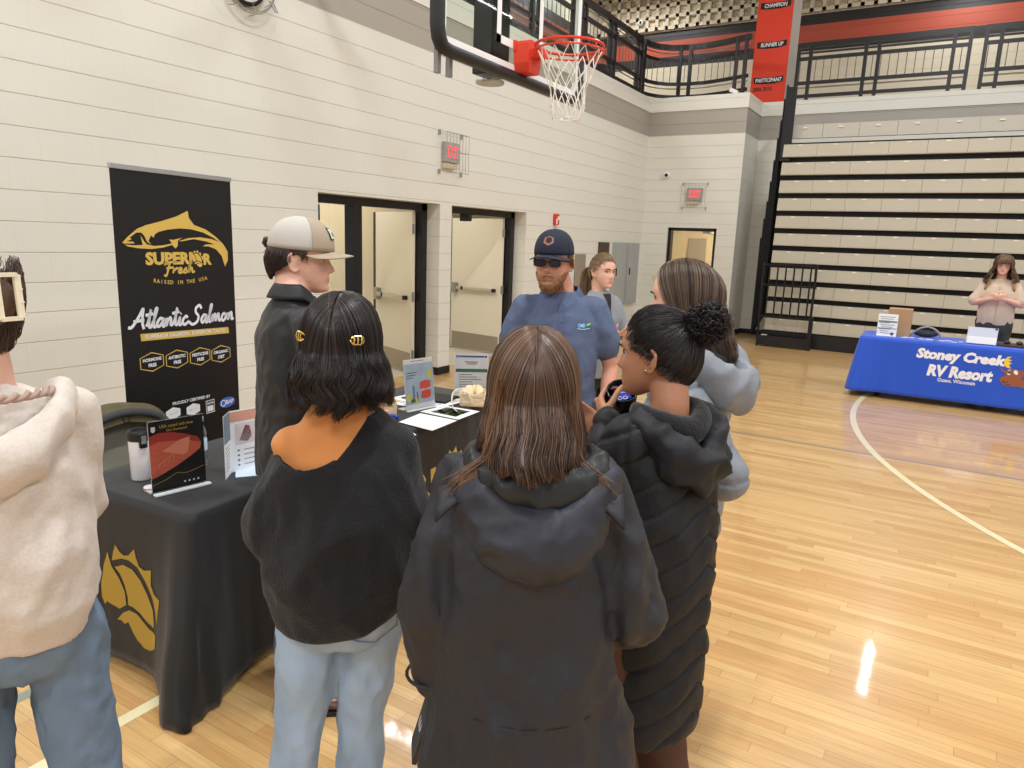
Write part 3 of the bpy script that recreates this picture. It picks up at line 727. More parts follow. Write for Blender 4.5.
A.poly(br_, 0); A.disc(1.57, .4, .075, .05, mi=0); A.poly([(1.7, .42), (1.85, .44), (1.95, .4), (1.95, .32), (1.7, .33)], 0)
for cx in (1.54, 1.575): A.disc(cx, .375, .012, .01, mi=3)
A.disc(1.575, .49, .022, .03, mi=2); A.disc(1.63, .485, .028, .036, mi=2); A.disc(1.58, .485, .009, .012, mi=3); A.disc(1.628, .48, .01, .013, mi=3)
for cx, sg in ((1.545, 1), (1.75, -1)):
    A.poly([(cx+sg*.04, .535), (cx+sg*.0, .54), (cx-sg*.03, .57), (cx-sg*.035, .62), (cx-sg*.01, .66), (cx+sg*.03, .67), (cx+sg*.0, .635), (cx+sg*.04, .63), (cx+sg*.005, .605), (cx+sg*.045, .595), (cx+sg*.015, .575)], 1)
A.stroke([(1.55, .355), (1.58, .35), (1.63, .36)], .008, 3)
rvd('moose_print', [mat('moose_brown', (150, 88, 58), .7), mat('moose_yellow', (240, 208, 60), .7), mat('print_white', (240, 240, 245), .6), ink], A, .006)
# things on the blue table
z0 = .7525
t = thing('flyer_stand', 'white flyer in a clear stand on the blue table', 'sign holder', (-.56, 10.0, z0), .1)
MB().box((0, 0, .14), (.22, .006, .27), rot=(-.12, 0, 0)).build('flyer', paper, t); MB().box((0, .02, .004), (.22, .1, .008)).build('stand_base', white, t)
A = Art()
for i in range(9): A.rect(-.09+.01*(i % 3), .235-.025*i, .08-.02*(i % 4), .241-.025*i, 2)
A.rect(-.105, .17, .105, .19, 1); A.rect(-.105, .09, .105, .1, 1); A.disc(.06, .03, .02, mi=2)
A.build('print', [paper, mat('print_teal', (90, 140, 140), .7), mat('print_grey', (95, 95, 100), .7)], t, lambda a, b: Matrix.Rotation(-.12, 3, 'X') @ V((a, -.0045, b-.14))+V((0, 0, .14)))
o = MB().box((-.44, 10.22, z0+.17), (.26, .2, .34), bev=.003).build('cardboard_box', mat('cardboard', (186, 152, 112), .8)); o['label'] = 'brown cardboard box behind the flyer on the blue table'; o['category'] = 'box'
t = thing('tote_bag', 'grey arched bag lying on the blue table', 'bag', (-.14, 10.25, z0))
m = MB(); m.tube(spline([(-.17, 0, .012), (-.08, 0, .1), (.02, .02, .13), (.12, .02, .09), (.17, .02, .012)], 4), .012); m.build('arched_edge', mat('bag_grey', (150, 152, 158), .6), t)
m = MB(); m.ellipsoid((0, .06, .035), (.15, .08, .07)); 
m2 = MB(); m2.ellipsoid((0, .05, .045), (.14, .05, .044)); auto(m2.build('bag_body', mat('bag_dark', (60, 60, 66), .7), t), 80)
rnd = random.Random(3)
for i in range(14):
    x = -.42+i*.052+rnd.uniform(-.02, .02); y = 9.86+rnd.uniform(0, .22)
    o = MB().box((0, 0, 0), (.07, .05, .0015), rot=(0, 0, rnd.uniform(0, 3))).build('sticker', paper if i % 4 else mat('sticker_blue', (90, 120, 190), .5)); o.location = (x, y, z0+.0012*(i % 3)+.0015)
    o['label'] = 'small printed sticker scattered on the blue table between flyer and tablet'; o['category'] = 'sticker'; o['group'] = 'stickers on the blue table'
t = thing('tablet', 'white tablet propped up on the blue table in front of the woman', 'tablet', (.44, 10.0, z0), -.05)
MB().box((0, .02, .1), (.3, .008, .2), rot=(-.28, 0, 0), bev=.003).build('tablet_body', mat('tablet_silver', (196, 204, 220), .3), t)
MB().box((0, -.0205, .0505), (.296, .012, .085), rot=(-.28, 0, 0), bev=.003).build('folding_cover', white, t); MB().box((0, .09, .05), (.2, .006, .13), rot=(.7, 0, 0)).build('kickstand', white, t)
MB().box((.13, .0395, .185), (.025, .004, .02), rot=(-.28, 0, 0)).build('camera_bump', black, t)
t = thing('display_tray', 'dark wooden tray of small goods at the right end of the blue table', 'tray', (.82, 10.1, z0))
MB().box((0, 0, .012), (.44, .26, .024), bev=.004).build('tray_base', mat('tray_brown', (72, 50, 42), .5), t)
for sx in (-.12, 0, .12): q = MB(); q.ellipsoid((sx, 0, .045), (.035, .05, .02)); q.build('small_good', mat('goods_dark', (50, 44, 44), .5), t)
o = MB().box((1.0, 9.95, z0+.02), (.1, .08, .04), bev=.012).build('white_packet', paper); o['label'] = 'small white packet in front of the tray on the blue table'; o['category'] = 'packet'

# ---------------------------------------------------------------- roll-up banner
bu = V((-.15, .82, 0)).normalized(); brz = math.atan2(bu.y, bu.x)
t = thing('rollup_banner', 'tall black roll-up banner with gold fish emblem and white script standing behind the table', 'banner', (-3.65, 2.11, 0), brz)
MB().span((0, 0, .08), (.838, .002, 2.06)).build('banner_panel', mat('banner_black', (21, 20, 21), .42, bump=.0015, bscale=5), t)
MB().span((-.005, -.008, 2.052), (.843, .01, 2.078), bev=.004).build('top_rail', mat('alu', (190, 192, 196), .35, metal=.8), t)
m = MB(); m.span((-.02, -.06, .012), (.86, .1, .08), bev=.012); m.build('base_cassette', mat('alu', (190, 192, 196), .35, metal=.8), t)
for x in (.1, .74): q = MB(); q.span((x-.02, -.17, 0), (x+.02, .19, .012), bev=.003); q.build('foot', steel, t)
MB().tube([(.42, .02, .08), (.42, .02, 2.055)], .008, 6).build('support_pole', steel, t)
FISH = [
[ (0.043, 1.685), (0.077, 1.715), (0.139, 1.757), (0.196, 1.778), (0.304, 1.803), (0.408, 1.832), (0.491, 1.866), (0.497, 1.827), (0.532, 1.789), (0.621, 1.765), (0.699, 1.724), (0.757, 1.681), (0.791, 1.637), (0.790, 1.584), (0.763, 1.547), (0.740, 1.611), (0.695, 1.651), (0.637, 1.668), (0.591, 1.668), (0.615, 1.679), (0.685, 1.681), (0.616, 1.697), (0.527, 1.709), (0.439, 1.696), (0.413, 1.696), (0.484, 1.714), (0.572, 1.720), (0.663, 1.711), (0.727, 1.694), (0.676, 1.719), (0.597, 1.748), (0.509, 1.764), (0.424, 1.767), (0.341, 1.758), (0.280, 1.745), (0.255, 1.733), (0.243, 1.713), (0.225, 1.725), (0.208, 1.694), (0.226, 1.677), (0.199, 1.690), (0.182, 1.724), (0.165, 1.739), (0.133, 1.738), (0.090, 1.711), (0.103, 1.704), (0.070, 1.692), (0.111, 1.691), (0.119, 1.682), (0.056, 1.681) ],
[ (0.056, 1.676), (0.113, 1.672), (0.169, 1.674), (0.159, 1.724), (0.180, 1.693), (0.197, 1.677), (0.245, 1.669), (0.304, 1.673), (0.366, 1.683), (0.347, 1.705), (0.377, 1.703), (0.441, 1.716), (0.408, 1.700), (0.406, 1.671), (0.389, 1.655), (0.365, 1.675), (0.303, 1.661), (0.224, 1.653), (0.140, 1.657), (0.077, 1.666) ]]
EMB = [
[ (0.485, 0.496), (0.466, 0.440), (0.424, 0.396), (0.394, 0.349), (0.389, 0.293), (0.433, 0.264), (0.472, 0.272), (0.496, 0.309), (0.509, 0.362), (0.514, 0.369), (0.515, 0.312), (0.505, 0.279), (0.521, 0.260), (0.538, 0.290), (0.538, 0.346), (0.515, 0.432) ],
[ (0.447, 0.441), (0.395, 0.462), (0.341, 0.456), (0.291, 0.423), (0.253, 0.379), (0.216, 0.324), (0.208, 0.272), (0.212, 0.251), (0.254, 0.259), (0.305, 0.283), (0.347, 0.295), (0.377, 0.296), (0.376, 0.326), (0.391, 0.377), (0.416, 0.418) ],
[ (0.436, 0.537), (0.411, 0.512), (0.385, 0.503), (0.357, 0.512), (0.323, 0.545), (0.314, 0.513), (0.296, 0.479), (0.265, 0.472), (0.222, 0.484), (0.226, 0.421), (0.205, 0.392), (0.154, 0.387), (0.176, 0.281), (0.190, 0.324), (0.217, 0.374), (0.259, 0.428), (0.307, 0.473), (0.359, 0.490), (0.403, 0.487), (0.461, 0.465), (0.451, 0.503) ],
[ (0.450, 0.213), (0.412, 0.253), (0.371, 0.275), (0.327, 0.273), (0.286, 0.253), (0.246, 0.234), (0.193, 0.230), (0.204, 0.167), (0.243, 0.143), (0.287, 0.138), (0.328, 0.157), (0.353, 0.182), (0.372, 0.208), (0.332, 0.226), (0.290, 0.221), (0.269, 0.213), (0.299, 0.236), (0.337, 0.237), (0.382, 0.221), (0.406, 0.206), (0.427, 0.216) ]]
def emblem(A, cx, cy, h, mi=0):
    k = h/.41
    for p in EMB: A.poly([(cx+(-a+.345)*k, cy+(b-.34)*k) for a, b in p], mi)
# handwritten script as strokes: glyph -> (advance, [strokes])
GL = {
 'A': (.62, [[(-.12, .12), (.0, .1), (.14, .3), (.34, .72), (.46, 1.0), (.44, .6), (.46, .2), (.52, -.05)], [(.08, .38), (.28, .4), (.52, .42)]]),
 't': (.22, [[(-.02, .1), (.06, .3), (.16, .95), (.1, .4), (.12, .03), (.24, .1)], [(-.06, .66), (.26, .72)]]),
 'l': (.2, [[(-.02, .1), (.08, .4), (.2, .95), (.13, .9), (.08, .3), (.1, .02), (.22, .1)]]),
 'a': (.36, [[(.26, .4), (.14, .44), (.02, .2), (.08, .02), (.2, .15), (.29, .42), (.26, .12), (.3, .0), (.4, .12)]]),
 'n': (.36, [[(.0, .05), (.06, .42), (.05, .02), (.12, .28), (.22, .44), (.26, .3), (.26, .04), (.38, .1)]]),
 'm': (.54, [[(.0, .05), (.06, .42), (.05, .02), (.12, .28), (.2, .43), (.23, .04), (.3, .28), (.39, .43), (.42, .04), (.54, .1)]]),
 'i': (.18, [[(.0, .1), (.08, .42), (.06, .06), (.1, .0), (.2, .1)], [(.1, .6), (.13, .64)]]),
 'c': (.32, [[(.26, .36), (.16, .44), (.03, .22), (.1, .0), (.22, .05), (.34, .16)]]),
 'S': (.56, [[(.56, .8), (.46, 1.0), (.28, .86), (.28, .62), (.42, .4), (.36, .1), (.12, -.02), (-.04, .14)]]),
 'o': (.34, [[(.2, .42), (.08, .36), (.03, .14), (.12, .0), (.24, .14), (.24, .34), (.18, .4), (.26, .32), (.36, .36)]]),
 'F': (.44, [[(.24, .9), (.18, .4), (.08, -.2), (-.04, -.1)], [(-.04, .7), (.1, .92), (.62, .98)], [(.06, .42), (.46, .5)]]),
 'r': (.26, [[(.0, .0), (.06, .4), (.08, .26), (.2, .42), (.26, .36)]]),
 'e': (.3, [[(.02, .18), (.2, .26), (.2, .42), (.08, .38), (.05, .08), (.16, .0), (.32, .12)]]),
 's': (.28, [[(.0, .1), (.18, .44), (.16, .28), (.24, .1), (.12, .0), (.02, .06)]]),
 'h': (.36, [[(.0, .05), (.16, .95), (.08, .7), (.04, .02), (.12, .3), (.22, .42), (.25, .1), (.3, .02), (.4, .12)]]),
 ' ': (.1, [])}
def script(A, s, x, y, size, wd, w, mi=0, slope=0):
    tot = sum(GL[c][0] for c in s); k = wd/tot; cx = x
    for c in s:
        adv, st = GL[c]
        for q in st: A.stroke([(cx+a*k+.12*b*size, y+b*size+slope*(cx-x)) for a, b in q], w, mi)
        cx += adv*k
ff = lambda e: (lambda a, b: V((a, -e, b)))
A = Art()
for p in FISH: A.poly(p)
A.text('SUPERI', .345, 1.598, .1, w=.325, bold=.05, sy=.88); A.text('R', .618, 1.59, .1, w=.066, bold=.05, sy=.85); emblem(A, .545, 1.598, .1)
script(A, 'Fresh', .305, 1.52, .064, .21, .0125)
for i, c in enumerate('RAISED IN THE USA'):
    q = i/16*2-1; A.text(c, .418+.185*q, 1.466+.016*q*q, .03, bold=.02, rot=.12*q)
for x in (.180, .354, .528, .697): 
    hx = [(x+.088*cos(a)*1.0, 1.037-.03*(x-.35)+.05*(1.15 if abs(cos(a)) < .1 else .66)*math.copysign(1, sin(a)) if abs(cos(a)) < .95 else 1.037) for a in ()]
    c_ = 1.041-.05*(x-.18); P = [(x-.08, c_-.03), (x, c_-.055), (x+.08, c_-.03), (x+.08, c_+.03), (x, c_+.055), (x-.08, c_+.03)]
    A.outline(P, .006)
A.poly([(.115, 1.203), (.118, 1.163), (.774, 1.136), (.768, 1.175)])
A.build('gold_print', gold, t, ff(.0016))
A = Art(); script(A, 'Atlantic', .058, 1.232, .105, .395, .017, slope=-.02); script(A, 'Salmon', .462, 1.222, .105, .35, .017, slope=-.01)
A.build('script_lettering', paper, t, ff(.0028)); A = Art()
A.text('SUPERIOR SALMON. SUPERIOR TASTE.', .445, 1.1695, .03, w=.6, rot=-.041, bold=.01)
A.build('slogan_lettering', paper, t, ff(.0028))
for x, a_, b_ in ((.180, 'HORMONE', 'FREE'), (.354, 'ANTIBIOTIC', 'FREE'), (.528, 'PESTICIDE', 'FREE'), (.697, 'ORGANIC', 'DIET')):
    A = Art(); c_ = 1.041-.05*(x-.18); A.text(a_, x, c_+.013, .026, w=.125, bold=.04, sy=.95); A.text(b_, x, c_-.018, .026, bold=.04); A.build('claim_lettering', paper, t, ff(.0028))
A = Art(); A.text('PROUDLY CERTIFIED BY', .445, .773, .024, w=.29, bold=.03, rot=-.03); A.build('caption_lettering', paper, t, ff(.0028))
for x, c_ in ((.302, .722), (.452, .715)): A = Art().poly([(x-.052, c_-.02), (x, c_-.036), (x+.052, c_-.02), (x+.052, c_+.02), (x, c_+.036), (x-.052, c_+.02)]); A.text('non GMO', x, c_, .018, w=.06, mi=1); A.build('certificate_badge', [paper, mat('print_grey', (95, 95, 100), .7)], t, ff(.0028))
A = Art(); A.outline([(.552, .665), (.622, .665), (.622, .745), (.552, .745)], .006); A.text('NON', .587, .725, .022, w=.05, bold=.03); A.rect(.562, .675, .612, .71)
A.build('certificate_badge', paper, t, ff(.0028))
A = Art(); A.poly([(.73+.068*cos(a)*(1 if abs(cos(a)) < 2 else 1), .702+.033*sin(a)) for a in [2*pi*i/24 for i in range(24)]]); A.build('blue_badge', mat('badge_blue', (70, 110, 200), .5), t, ff(.0028))
A = Art(); A.text('BAP', .75, .702, .038, bold=.03); A.outline([(.695+.022*cos(2*pi*i/16), .702+.022*sin(2*pi*i/16)) for i in range(16)], .006); A.build('badge_lettering', paper, t, ff(.0038))

# ---------------------------------------------------------------- black table
TA = rad(94.5)           # local +x runs away along the front edge, local +y runs to the back (−X)
TL, TW = 2.44, .71
t = cloth_table('display_table', 'long folding table under the fitted black cloth', (-2.235, 1.5, 0), TA, TL, TW, None, 0, 0, 0)
blackcloth = mat('black_cloth', (20, 21, 25), .62, sheen=.15, bump=.0006, bscale=25)
cm = cloth_shell(TL, TW, .75, .045, .012, .012, 9.4, seg=.025)
# the loose corner: fabric gathers into a spreading fan at the near front corner
fan = []
for p in cm.v:
    h = (.75-p.z)/.75
    if h > .01 and p.y < .3 and p.x < .6:
        w_ = exp(-(p.x/.17)**2) if p.y < .05 else exp(-((p.y-.03)/.13)**2)
        k = w_*h**1.3
        p.x -= k*.17; p.y -= k*.085
        p.y -= w_*h*.014*sin(p.x*70+1)
        p.z = max(.006, p.z-.04*k)
    elif h > .5 and p.y > .4 and p.x < .3:
        q = max(0, 1-(TW+.02-p.y)/.2)*max(0, 1-p.x/.25); p.z += .17*q*q*(h-.5)/.5
    fan.append(p)
cm.v = fan
o = cm.build('tablecloth', blackcloth, smooth=True); o.location = (-2.235, 1.5, 0); o.rotation_euler = (0, 0, TA)
mod = o.modifiers.new('s', 'SOLIDIFY'); mod.thickness = .002; mod.offset = 1
o['label'] = 'black tablecloth with gold leaf emblem and gold lettering, trailing onto the floor'; o['category'] = 'tablecloth'; bc = o
A = Art()
for p in EMB: A.poly([(a, b) for a, b in p])
tbc = bvh(bc)
decal('gold_emblem', goldd, bc, tbc, (-.6, 0, 0), (0, 1, 0), (0, 0, 1), (1, 0, 0), densify(A, 1), .0045)
A = Art(); A.text('SUPERI', 1.13, .4, .22, w=1.0, bold=.03, sy=.96); A.text('R', 2.08, .4, .22, bold=.03, sy=.96)
k_ = .27/.41
for p in EMB: A.poly([(1.83+(-a+.345)*k_, .42+(b-.34)*k_) for a, b in p])
script(A, 'Fresh', 1.0, .14, .15, .6, .025)
decal('gold_lettering', gold, bc, tbc, (0, -.6, 0), (1, 0, 0), (0, 0, 1), (0, 1, 0), densify(A, 1), .0045)
# ---------------------------------------------------------------- things on the black table
zt = .7535
def page(name, label, cat, pts, z, m, group=None, th=.002):
    """flat sheet through four ground points"""
    c = sum((V(p) for p in pts), V((0, 0)))/4; b = MB(); b.prism([(p[0]-c.x, p[1]-c.y) for p in pts], 0, th)
    o = b.build(name, m); o.location = (c.x, c.y, z); o['label'] = label; o['category'] = cat
    if group: o['group'] = group
    return o
def quad(pts, z):   # bilinear map over the sheet, (0..1, 0..1)
    c = sum((V(p) for p in pts), V((0, 0)))/4; a, b, c2, d = [V(p)-c for p in pts]
    return lambda u, v: V((*(a.lerp(b, u)).lerp(d.lerp(c2, u), v), z))
# travel mug
t = thing('travel_mug', 'white marbled travel mug with black lid near the end of the black table', 'mug', (-2.73, 1.62, zt))
MB().lathe([(0, 0), (.037, 0), (.04, .006), (.0415, .1), (.043, .165), (.042, .17), (0, .17)], 32).build('mug_body', mat('marble_white', (226, 224, 228), .25, nscale=14, namt=.09, detail=6), t, smooth=True)
MB().lathe([(0, .168), (.045, .168), (.047, .175), (.047, .2), (.044, .207), (.03, .207), (.028, .2), (0, .2)], 32).build('lid', black, t)
m = MB(); m.box((.043, -.012, .172), (.018, .03, .06), rot=(0, 0, -.2), bev=.008); q = m.build('lid_button', black, t); MB().box((.0535, -.014, .178), (.004, .018, .034), rot=(0, 0, -.2), bev=.0015).build('steel_tab', steel, q)
# acrylic sign holder with a salmon print
acr = mat('acrylic', (254, 255, 255), .03, trans=1, ior=1.03)
def sign_holder(label, a, b, h, lean, z=zt):
    a, b = V((*a, 0)), V((*b, 0)); u = (b-a).normalized(); w_ = (b-a).length
    t = thing('sign_holder', label, 'sign holder', (a.x, a.y, z), math.atan2(u.y, u.x))
    Rm = Matrix.Rotation(-lean, 3, 'X')
    for y in (-.0035, .0022): 
        m = MB(); m.box((w_/2, y, h/2+.006), (w_, .0016, h), Rm); m.build('acrylic_sheet', acr, t)
    MB().box((w_/2, -.03, .004), (w_*1.02, .026, .008), bev=.002).box((w_/2, .03, .004), (w_*1.02, .05, .008), bev=.002).build('foot_strip', mat('acrylic_edge', (214, 220, 220), .15, spec=.8), t)
    MB().box((w_/2, 0, h/2+.006), (w_-.004, .0016, h-.004), Rm).build('print_card', paper, t)
    return t, (lambda e: (lambda x, y: Rm @ V((x-w_/2, -e, y-h/2))+V((w_/2, 0, h/2+.006)))), w_
t, fmap, w_ = sign_holder('clear acrylic sign holder showing raw salmon fillet on black, on the black table end', (-2.526, 1.532), (-2.491, 1.748), .285, .015)
sal = mat('salmon', (214, 104, 78), .5, nscale=30, namt=.12, stretch=(1, 1, 6)); sald = mat('salmon_dark', (176, 60, 48), .5)
A = Art(); A.rect(.002, .002, w_-.002, .283); A.build('black_ground', ink, t, fmap(.0012))
A = Art(); A.poly([(.003, .225), (.04, .235), (.09, .23), (.14, .215), (.19, .195), (.205, .17), (.2, .145), (.16, .12), (.1, .09), (.05, .07), (.003, .055)]); A.build('fillet_print', sal, t, fmap(.0016))
A = Art(); A.poly([(.003, .225), (.04, .235), (.09, .23), (.14, .215), (.19, .195), (.205, .17), (.15, .185), (.09, .195), (.04, .2), (.003, .19)]); A.build('skin_print', sald, t, fmap(.002))
A = Art()
for k in range(7): A.stroke([(.01+.02*k, .075+.012*k), (.02+.02*k, .1+.012*k), (.045+.02*k, .115+.011*k)], .002)
A.poly([(.05, .16), (.12, .195), (.16, .2), (.15, .14), (.13, .13)], 0)
A.build('fillet_lines', mat('salmon_pale', (236, 150, 126), .5), t, fmap(.0024))
A = Art(); A.text('USA raised with love', .11, .258, .018, w=.13); A.text('On Demand', .11, .24, .015, w=.08); A.stroke([(.005, .03), (.06, .045), (.1, .062), (.14, .055), (.21, .07)], .0015)
A.build('gold_print', gold, t, fmap(.0026))
A = Art(); A.poly([(.012, .262), (.028, .262), (.028, .245), (.02, .238), (.012, .245)])
for k in range(4): A.disc(.13+.018*k, .02, .004)
A.build('white_print', paper, t, fmap(.0026))
# candies next to the mug
t = thing('mint_tin', 'small white tin with a red band beside the travel mug', 'tin', (-2.58, 1.56, zt))
MB().lathe([(0, 0), (.022, 0), (.024, .004), (.024, .012), (.022, .016), (0, .016)], 20).build('tin_lid', paper, t); MB().lathe([(0.0242, .005), (.0248, .006), (.0248, .010), (.0242, .011)], 20).build('red_band', sald, t)
# water bottle
t = thing('water_bottle', 'clear plastic water bottle standing behind the acrylic salmon sign', 'bottle', (-2.70, 1.87, zt))
prof = [(.0, .002), (.028, 0), (.031, .01)]
for i in range(6): prof += [(.0315, .02+.018*i), (.029, .029+.018*i)]
prof += [(.0315, .13), (.03, .155), (.018, .18), (.0125, .19), (.0125, .2)]
MB().lathe(prof, 24).build('bottle_body', mat('pet', (235, 245, 250), .04, trans=1, ior=1.2), t, smooth=True)
MB().lathe([(.0318, .07), (.0322, .071), (.0322, .118), (.0318, .119)], 24).build('label_wrap', mat('bottle_label', (205, 222, 236), .4), t)
MB().lathe([(0, .2), (.014, .2), (.014, .215), (0, .216)], 16).build('cap', paper, t)
# folded brochure: two panels standing in a V
t = thing('brochure', 'standing folded brochure with photos, left of the woman in the black sweater', 'brochure', (-2.447, 1.808, zt))
def panel(a, b, h, nm):
    a, b = V((*a, 0)), V((*b, 0)); u = (b-a).normalized(); n = V((u.y, -u.x, 0)); L_ = (b-a).length
    m = MB(); m.add([a, b, b+V((0, 0, h)), a+V((0, 0, h)), a-n*.0012, b-n*.0012, b-n*.0012+V((0, 0, h)), a-n*.0012+V((0, 0, h))], [(0, 1, 2, 3), (4, 7, 6, 5), (0, 4, 5, 1), (3, 2, 6, 7), (0, 3, 7, 4), (1, 5, 6, 2)])
    o = m.build(nm, paper, t); return o, (lambda x, y: a+u*x*L_+V((0, 0, y*h))+n*.0012)
p1, g1 = panel((0, 0), (-.06, .075), .27, 'brochure_panel'); p2, g2 = panel((-.06, .075), (-.03, .27), .27, 'brochure_panel')
A = Art(); A.rect(0, .55, 1, 1); A.build('photo_print', mat('photo_slate', (110, 132, 150), .5), p1, g1)
A = Art()
for k in range(7): A.poly([(.15, .1+.06*k), (.85, .12+.06*k), (.85, .13+.06*k), (.15, .11+.06*k)])
A.build('text_print', mat('print_grey', (95, 95, 100), .7), p1, g1)
A = Art(); A.rect(.0, .82, 1, .98, 0); A.rect(.12, .45, .8, .78, 1); A.poly([(.2, .5), (.35, .74), (.45, .72), (.5, .55), (.4, .47)], 2)
for k in range(4): A.disc(.18, .1+.08*k, .03, .015, mi=3); A.rect(.3, .095+.08*k, .85, .105+.08*k, 4)
A.build('photo_print', [mat('photo_peach', (214, 160, 140), .5), mat('photo_pale', (214, 205, 210), .5), mat('photo_wine', (140, 70, 70), .5), mat('print_teal2', (70, 120, 150), .5), mat('print_grey', (95, 95, 100), .7)], p2, g2)
page('leaflet', 'pale blue leaflet lying flat below the standing folded brochure', 'leaflet', [(-2.44, 1.85), (-2.36, 1.96), (-2.5, 2.1), (-2.58, 1.96)], zt, mat('leaflet_blue', (205, 222, 240), .5))
for k, (x, y) in enumerate(((-2.45, 2.2), (-2.72, 2.3), (-2.5, 2.5))):
    page('flyer', 'white flyer on the black table behind the sweater woman, %s of three' % ('nearest', 'middle', 'farthest')[k], 'flyer', [(x-.1, y-.13), (x+.11, y-.14), (x+.12, y+.13), (x-.09, y+.14)], zt, paper, 'flyers hidden behind the woman in the black sweater')
# round wooden basket
wood = mat('blond_wood', (222, 196, 152), .55, nscale=20, namt=.06, stretch=(1, 1, 8)); woodp = mat('pale_wood', (232, 212, 176), .55, nscale=20, namt=.06)
t = thing('wooden_basket', 'round bent-wood basket of white cards right of the dark-haired woman', 'basket', (-2.70, 3.03, zt))
m = MB(); n = 28; rg = []
for r_, z in ((.098, .0), (.1, .075), (.095, .075), (.093, .004)): rg.append([V((r_*cos(2*pi*i/n), r_*1.15*sin(2*pi*i/n), z)) for i in range(n)])
m.loft(rg, cap=False); m.prism([(.094*cos(2*pi*i/n), .108*sin(2*pi*i/n)) for i in range(n)], 0, .006); m.build('basket_wall', wood, t)
m = MB(); 
pts = spline([(.0, -.11, .05), (.02, -.1, .13), (.03, 0, .165), (.02, .1, .13), (.0, .11, .05)], 5); 
for i in range(len(pts)-1): m.bar(pts[i], pts[i+1], .028, .004, up=(0, 1, 0) if False else (1, 0, 0))
m.build('handle', wood, t)
for k in range(5):
    o = MB().box((0, 0, 0), (.07, .1, .002), rot=(.05, .04*k-.08, .5*k)).build('card', paper if k % 3 else mat('card_pink', (226, 150, 130), .5)); o.location = (-2.70, 3.03+.02*k-.04, zt+.075+.011*k)
    o['label'] = 'small card lying in the round bent-wood basket'; o['category'] = 'card'; o['group'] = 'cards in the round basket'
for k, (x, y, z_) in enumerate(((-2.56, 2.92, 0), (-2.545, 2.95, .022), (-2.57, 3.0, 0))):
    o = MB().box((0, 0, .01), (.06, .035, .02), rot=(0, 0, .4+.3*k), bev=.003).build('blue_box', mat('deep_blue', (30, 60, 170), .4)); o.location = (x, y, zt+z_); o['label'] = 'little blue carton beside the round basket, %s of three' % ('lowest near', 'stacked', 'far')[k]; o['category'] = 'box'; o['group'] = 'blue cartons'
# sheets
S_ = [(-2.498, 2.971), (-2.247, 2.945), (-2.268, 3.20), (-2.53, 3.20)]
for k in range(3): page('paper_sheet', 'blank white sheet stacked near the front edge, %s of three' % ('lowest', 'middle', 'topmost')[k], 'paper', [(x+.004*k, y-.005*k) for x, y in S_], zt+.0025*k, paper, 'stacked white sheets')
Rq = [(-2.56, 3.235), (-2.275, 3.225), (-2.29, 3.465), (-2.545, 3.45)]
o = page('recipe_sheet', 'laminated recipe sheet with a green and yellow food photo on the black table', 'paper', Rq, zt+.001, paper); g = quad(Rq, .0025)
A = Art(); A.rect(.18, .16, .84, .86, 0)
rn = random.Random(5)
for k in range(26): A.disc(rn.uniform(.24, .78), rn.uniform(.22, .8), rn.uniform(.03, .07), rn.uniform(.03, .08), 9, rn.choice((1, 2, 3)))
for k in range(8): A.disc(.55+rn.uniform(0, .2), rn.uniform(.25, .5), .04, .05, 9, 4)
A.build('food_photo', [mat('leaf_dark', (52, 72, 40), .5), mat('leaf_mid', (92, 120, 62), .5), mat('sauce', (170, 150, 110), .5), mat('leaf_deep', (36, 50, 34), .5), mat('lemon', (232, 214, 60), .5)], o, g)
page('business_card', 'small white card at the front edge of the black table', 'card', [(-2.358, 2.825), (-2.285, 2.785), (-2.262, 2.83), (-2.335, 2.87)], zt, paper)
for k, (x, y) in enumerate(((-2.86, 3.12), (-2.82, 3.42), (-2.62, 3.52))):
    P = [(x-.11, y-.13), (x+.1, y-.14), (x+.12, y+.12), (x-.09, y+.14)]
    o = page('flyer', 'printed flyer lying behind the blue and white counter display, %s of three' % ('leftmost', 'middle', 'rightmost')[k], 'flyer', P, zt+.002*k, paper, 'flyers behind the counter display')
    A = Art(); A.rect(.1, .5, .9, .9, 0); A.disc(.3, .65, .12, mi=1); A.disc(.6, .7, .14, mi=2); A.rect(.15, .2, .8, .24, 3); A.rect(.15, .3, .7, .34, 3)
    A.build('photo_print', [mat('photo_pale', (214, 205, 210), .5), mat('lemon', (232, 214, 60), .5), mat('photo_wine', (140, 70, 70), .5), mat('print_grey', (95, 95, 100), .7)], o, quad(P, .0025))
# counter display with fillets print
t, fmap, w_ = sign_holder('upright white display of red salmon cuts, ice blue background, in mid table', (-2.640, 3.186), (-2.600, 3.415), .30, .12)
A = Art(); A.rect(.004, .03, w_-.004, .27); A.build('sky_print', mat('ice_blue', (178, 198, 216), .5, nscale=14, namt=.12), t, fmap(.0012))
A = Art(); A.poly([(.115, .115), (.12, .155), (.16, .165), (.2, .16), (.205, .12), (.16, .112)], 0); A.poly([(.12, .06), (.13, .1), (.17, .107), (.205, .1), (.2, .06), (.16, .052)], 0)
A.disc(.03, .07, .018, .022, mi=1); A.disc(.06, .05, .02, .012, mi=2); A.disc(.2, .2, .014, .03, mi=1); A.rect(.06, .06, .075, .14, 3); A.rect(.09, .04, .1, .1, 2); A.disc(.09, .05, .014, mi=1)
A.build('food_photo', [mat('salmon_red', (226, 82, 62), .5), mat('lemon', (232, 214, 60), .5), mat('leaf_mid', (92, 120, 62), .5), mat('photo_slate', (110, 132, 150), .5)], t, fmap(.0018))
A = Art(); A.text('Fresh salmon', .07, .215, .018); A.text('raised right', .07, .195, .014); A.text('recipes inside', .11, .285, .012); 
A = Art(); 
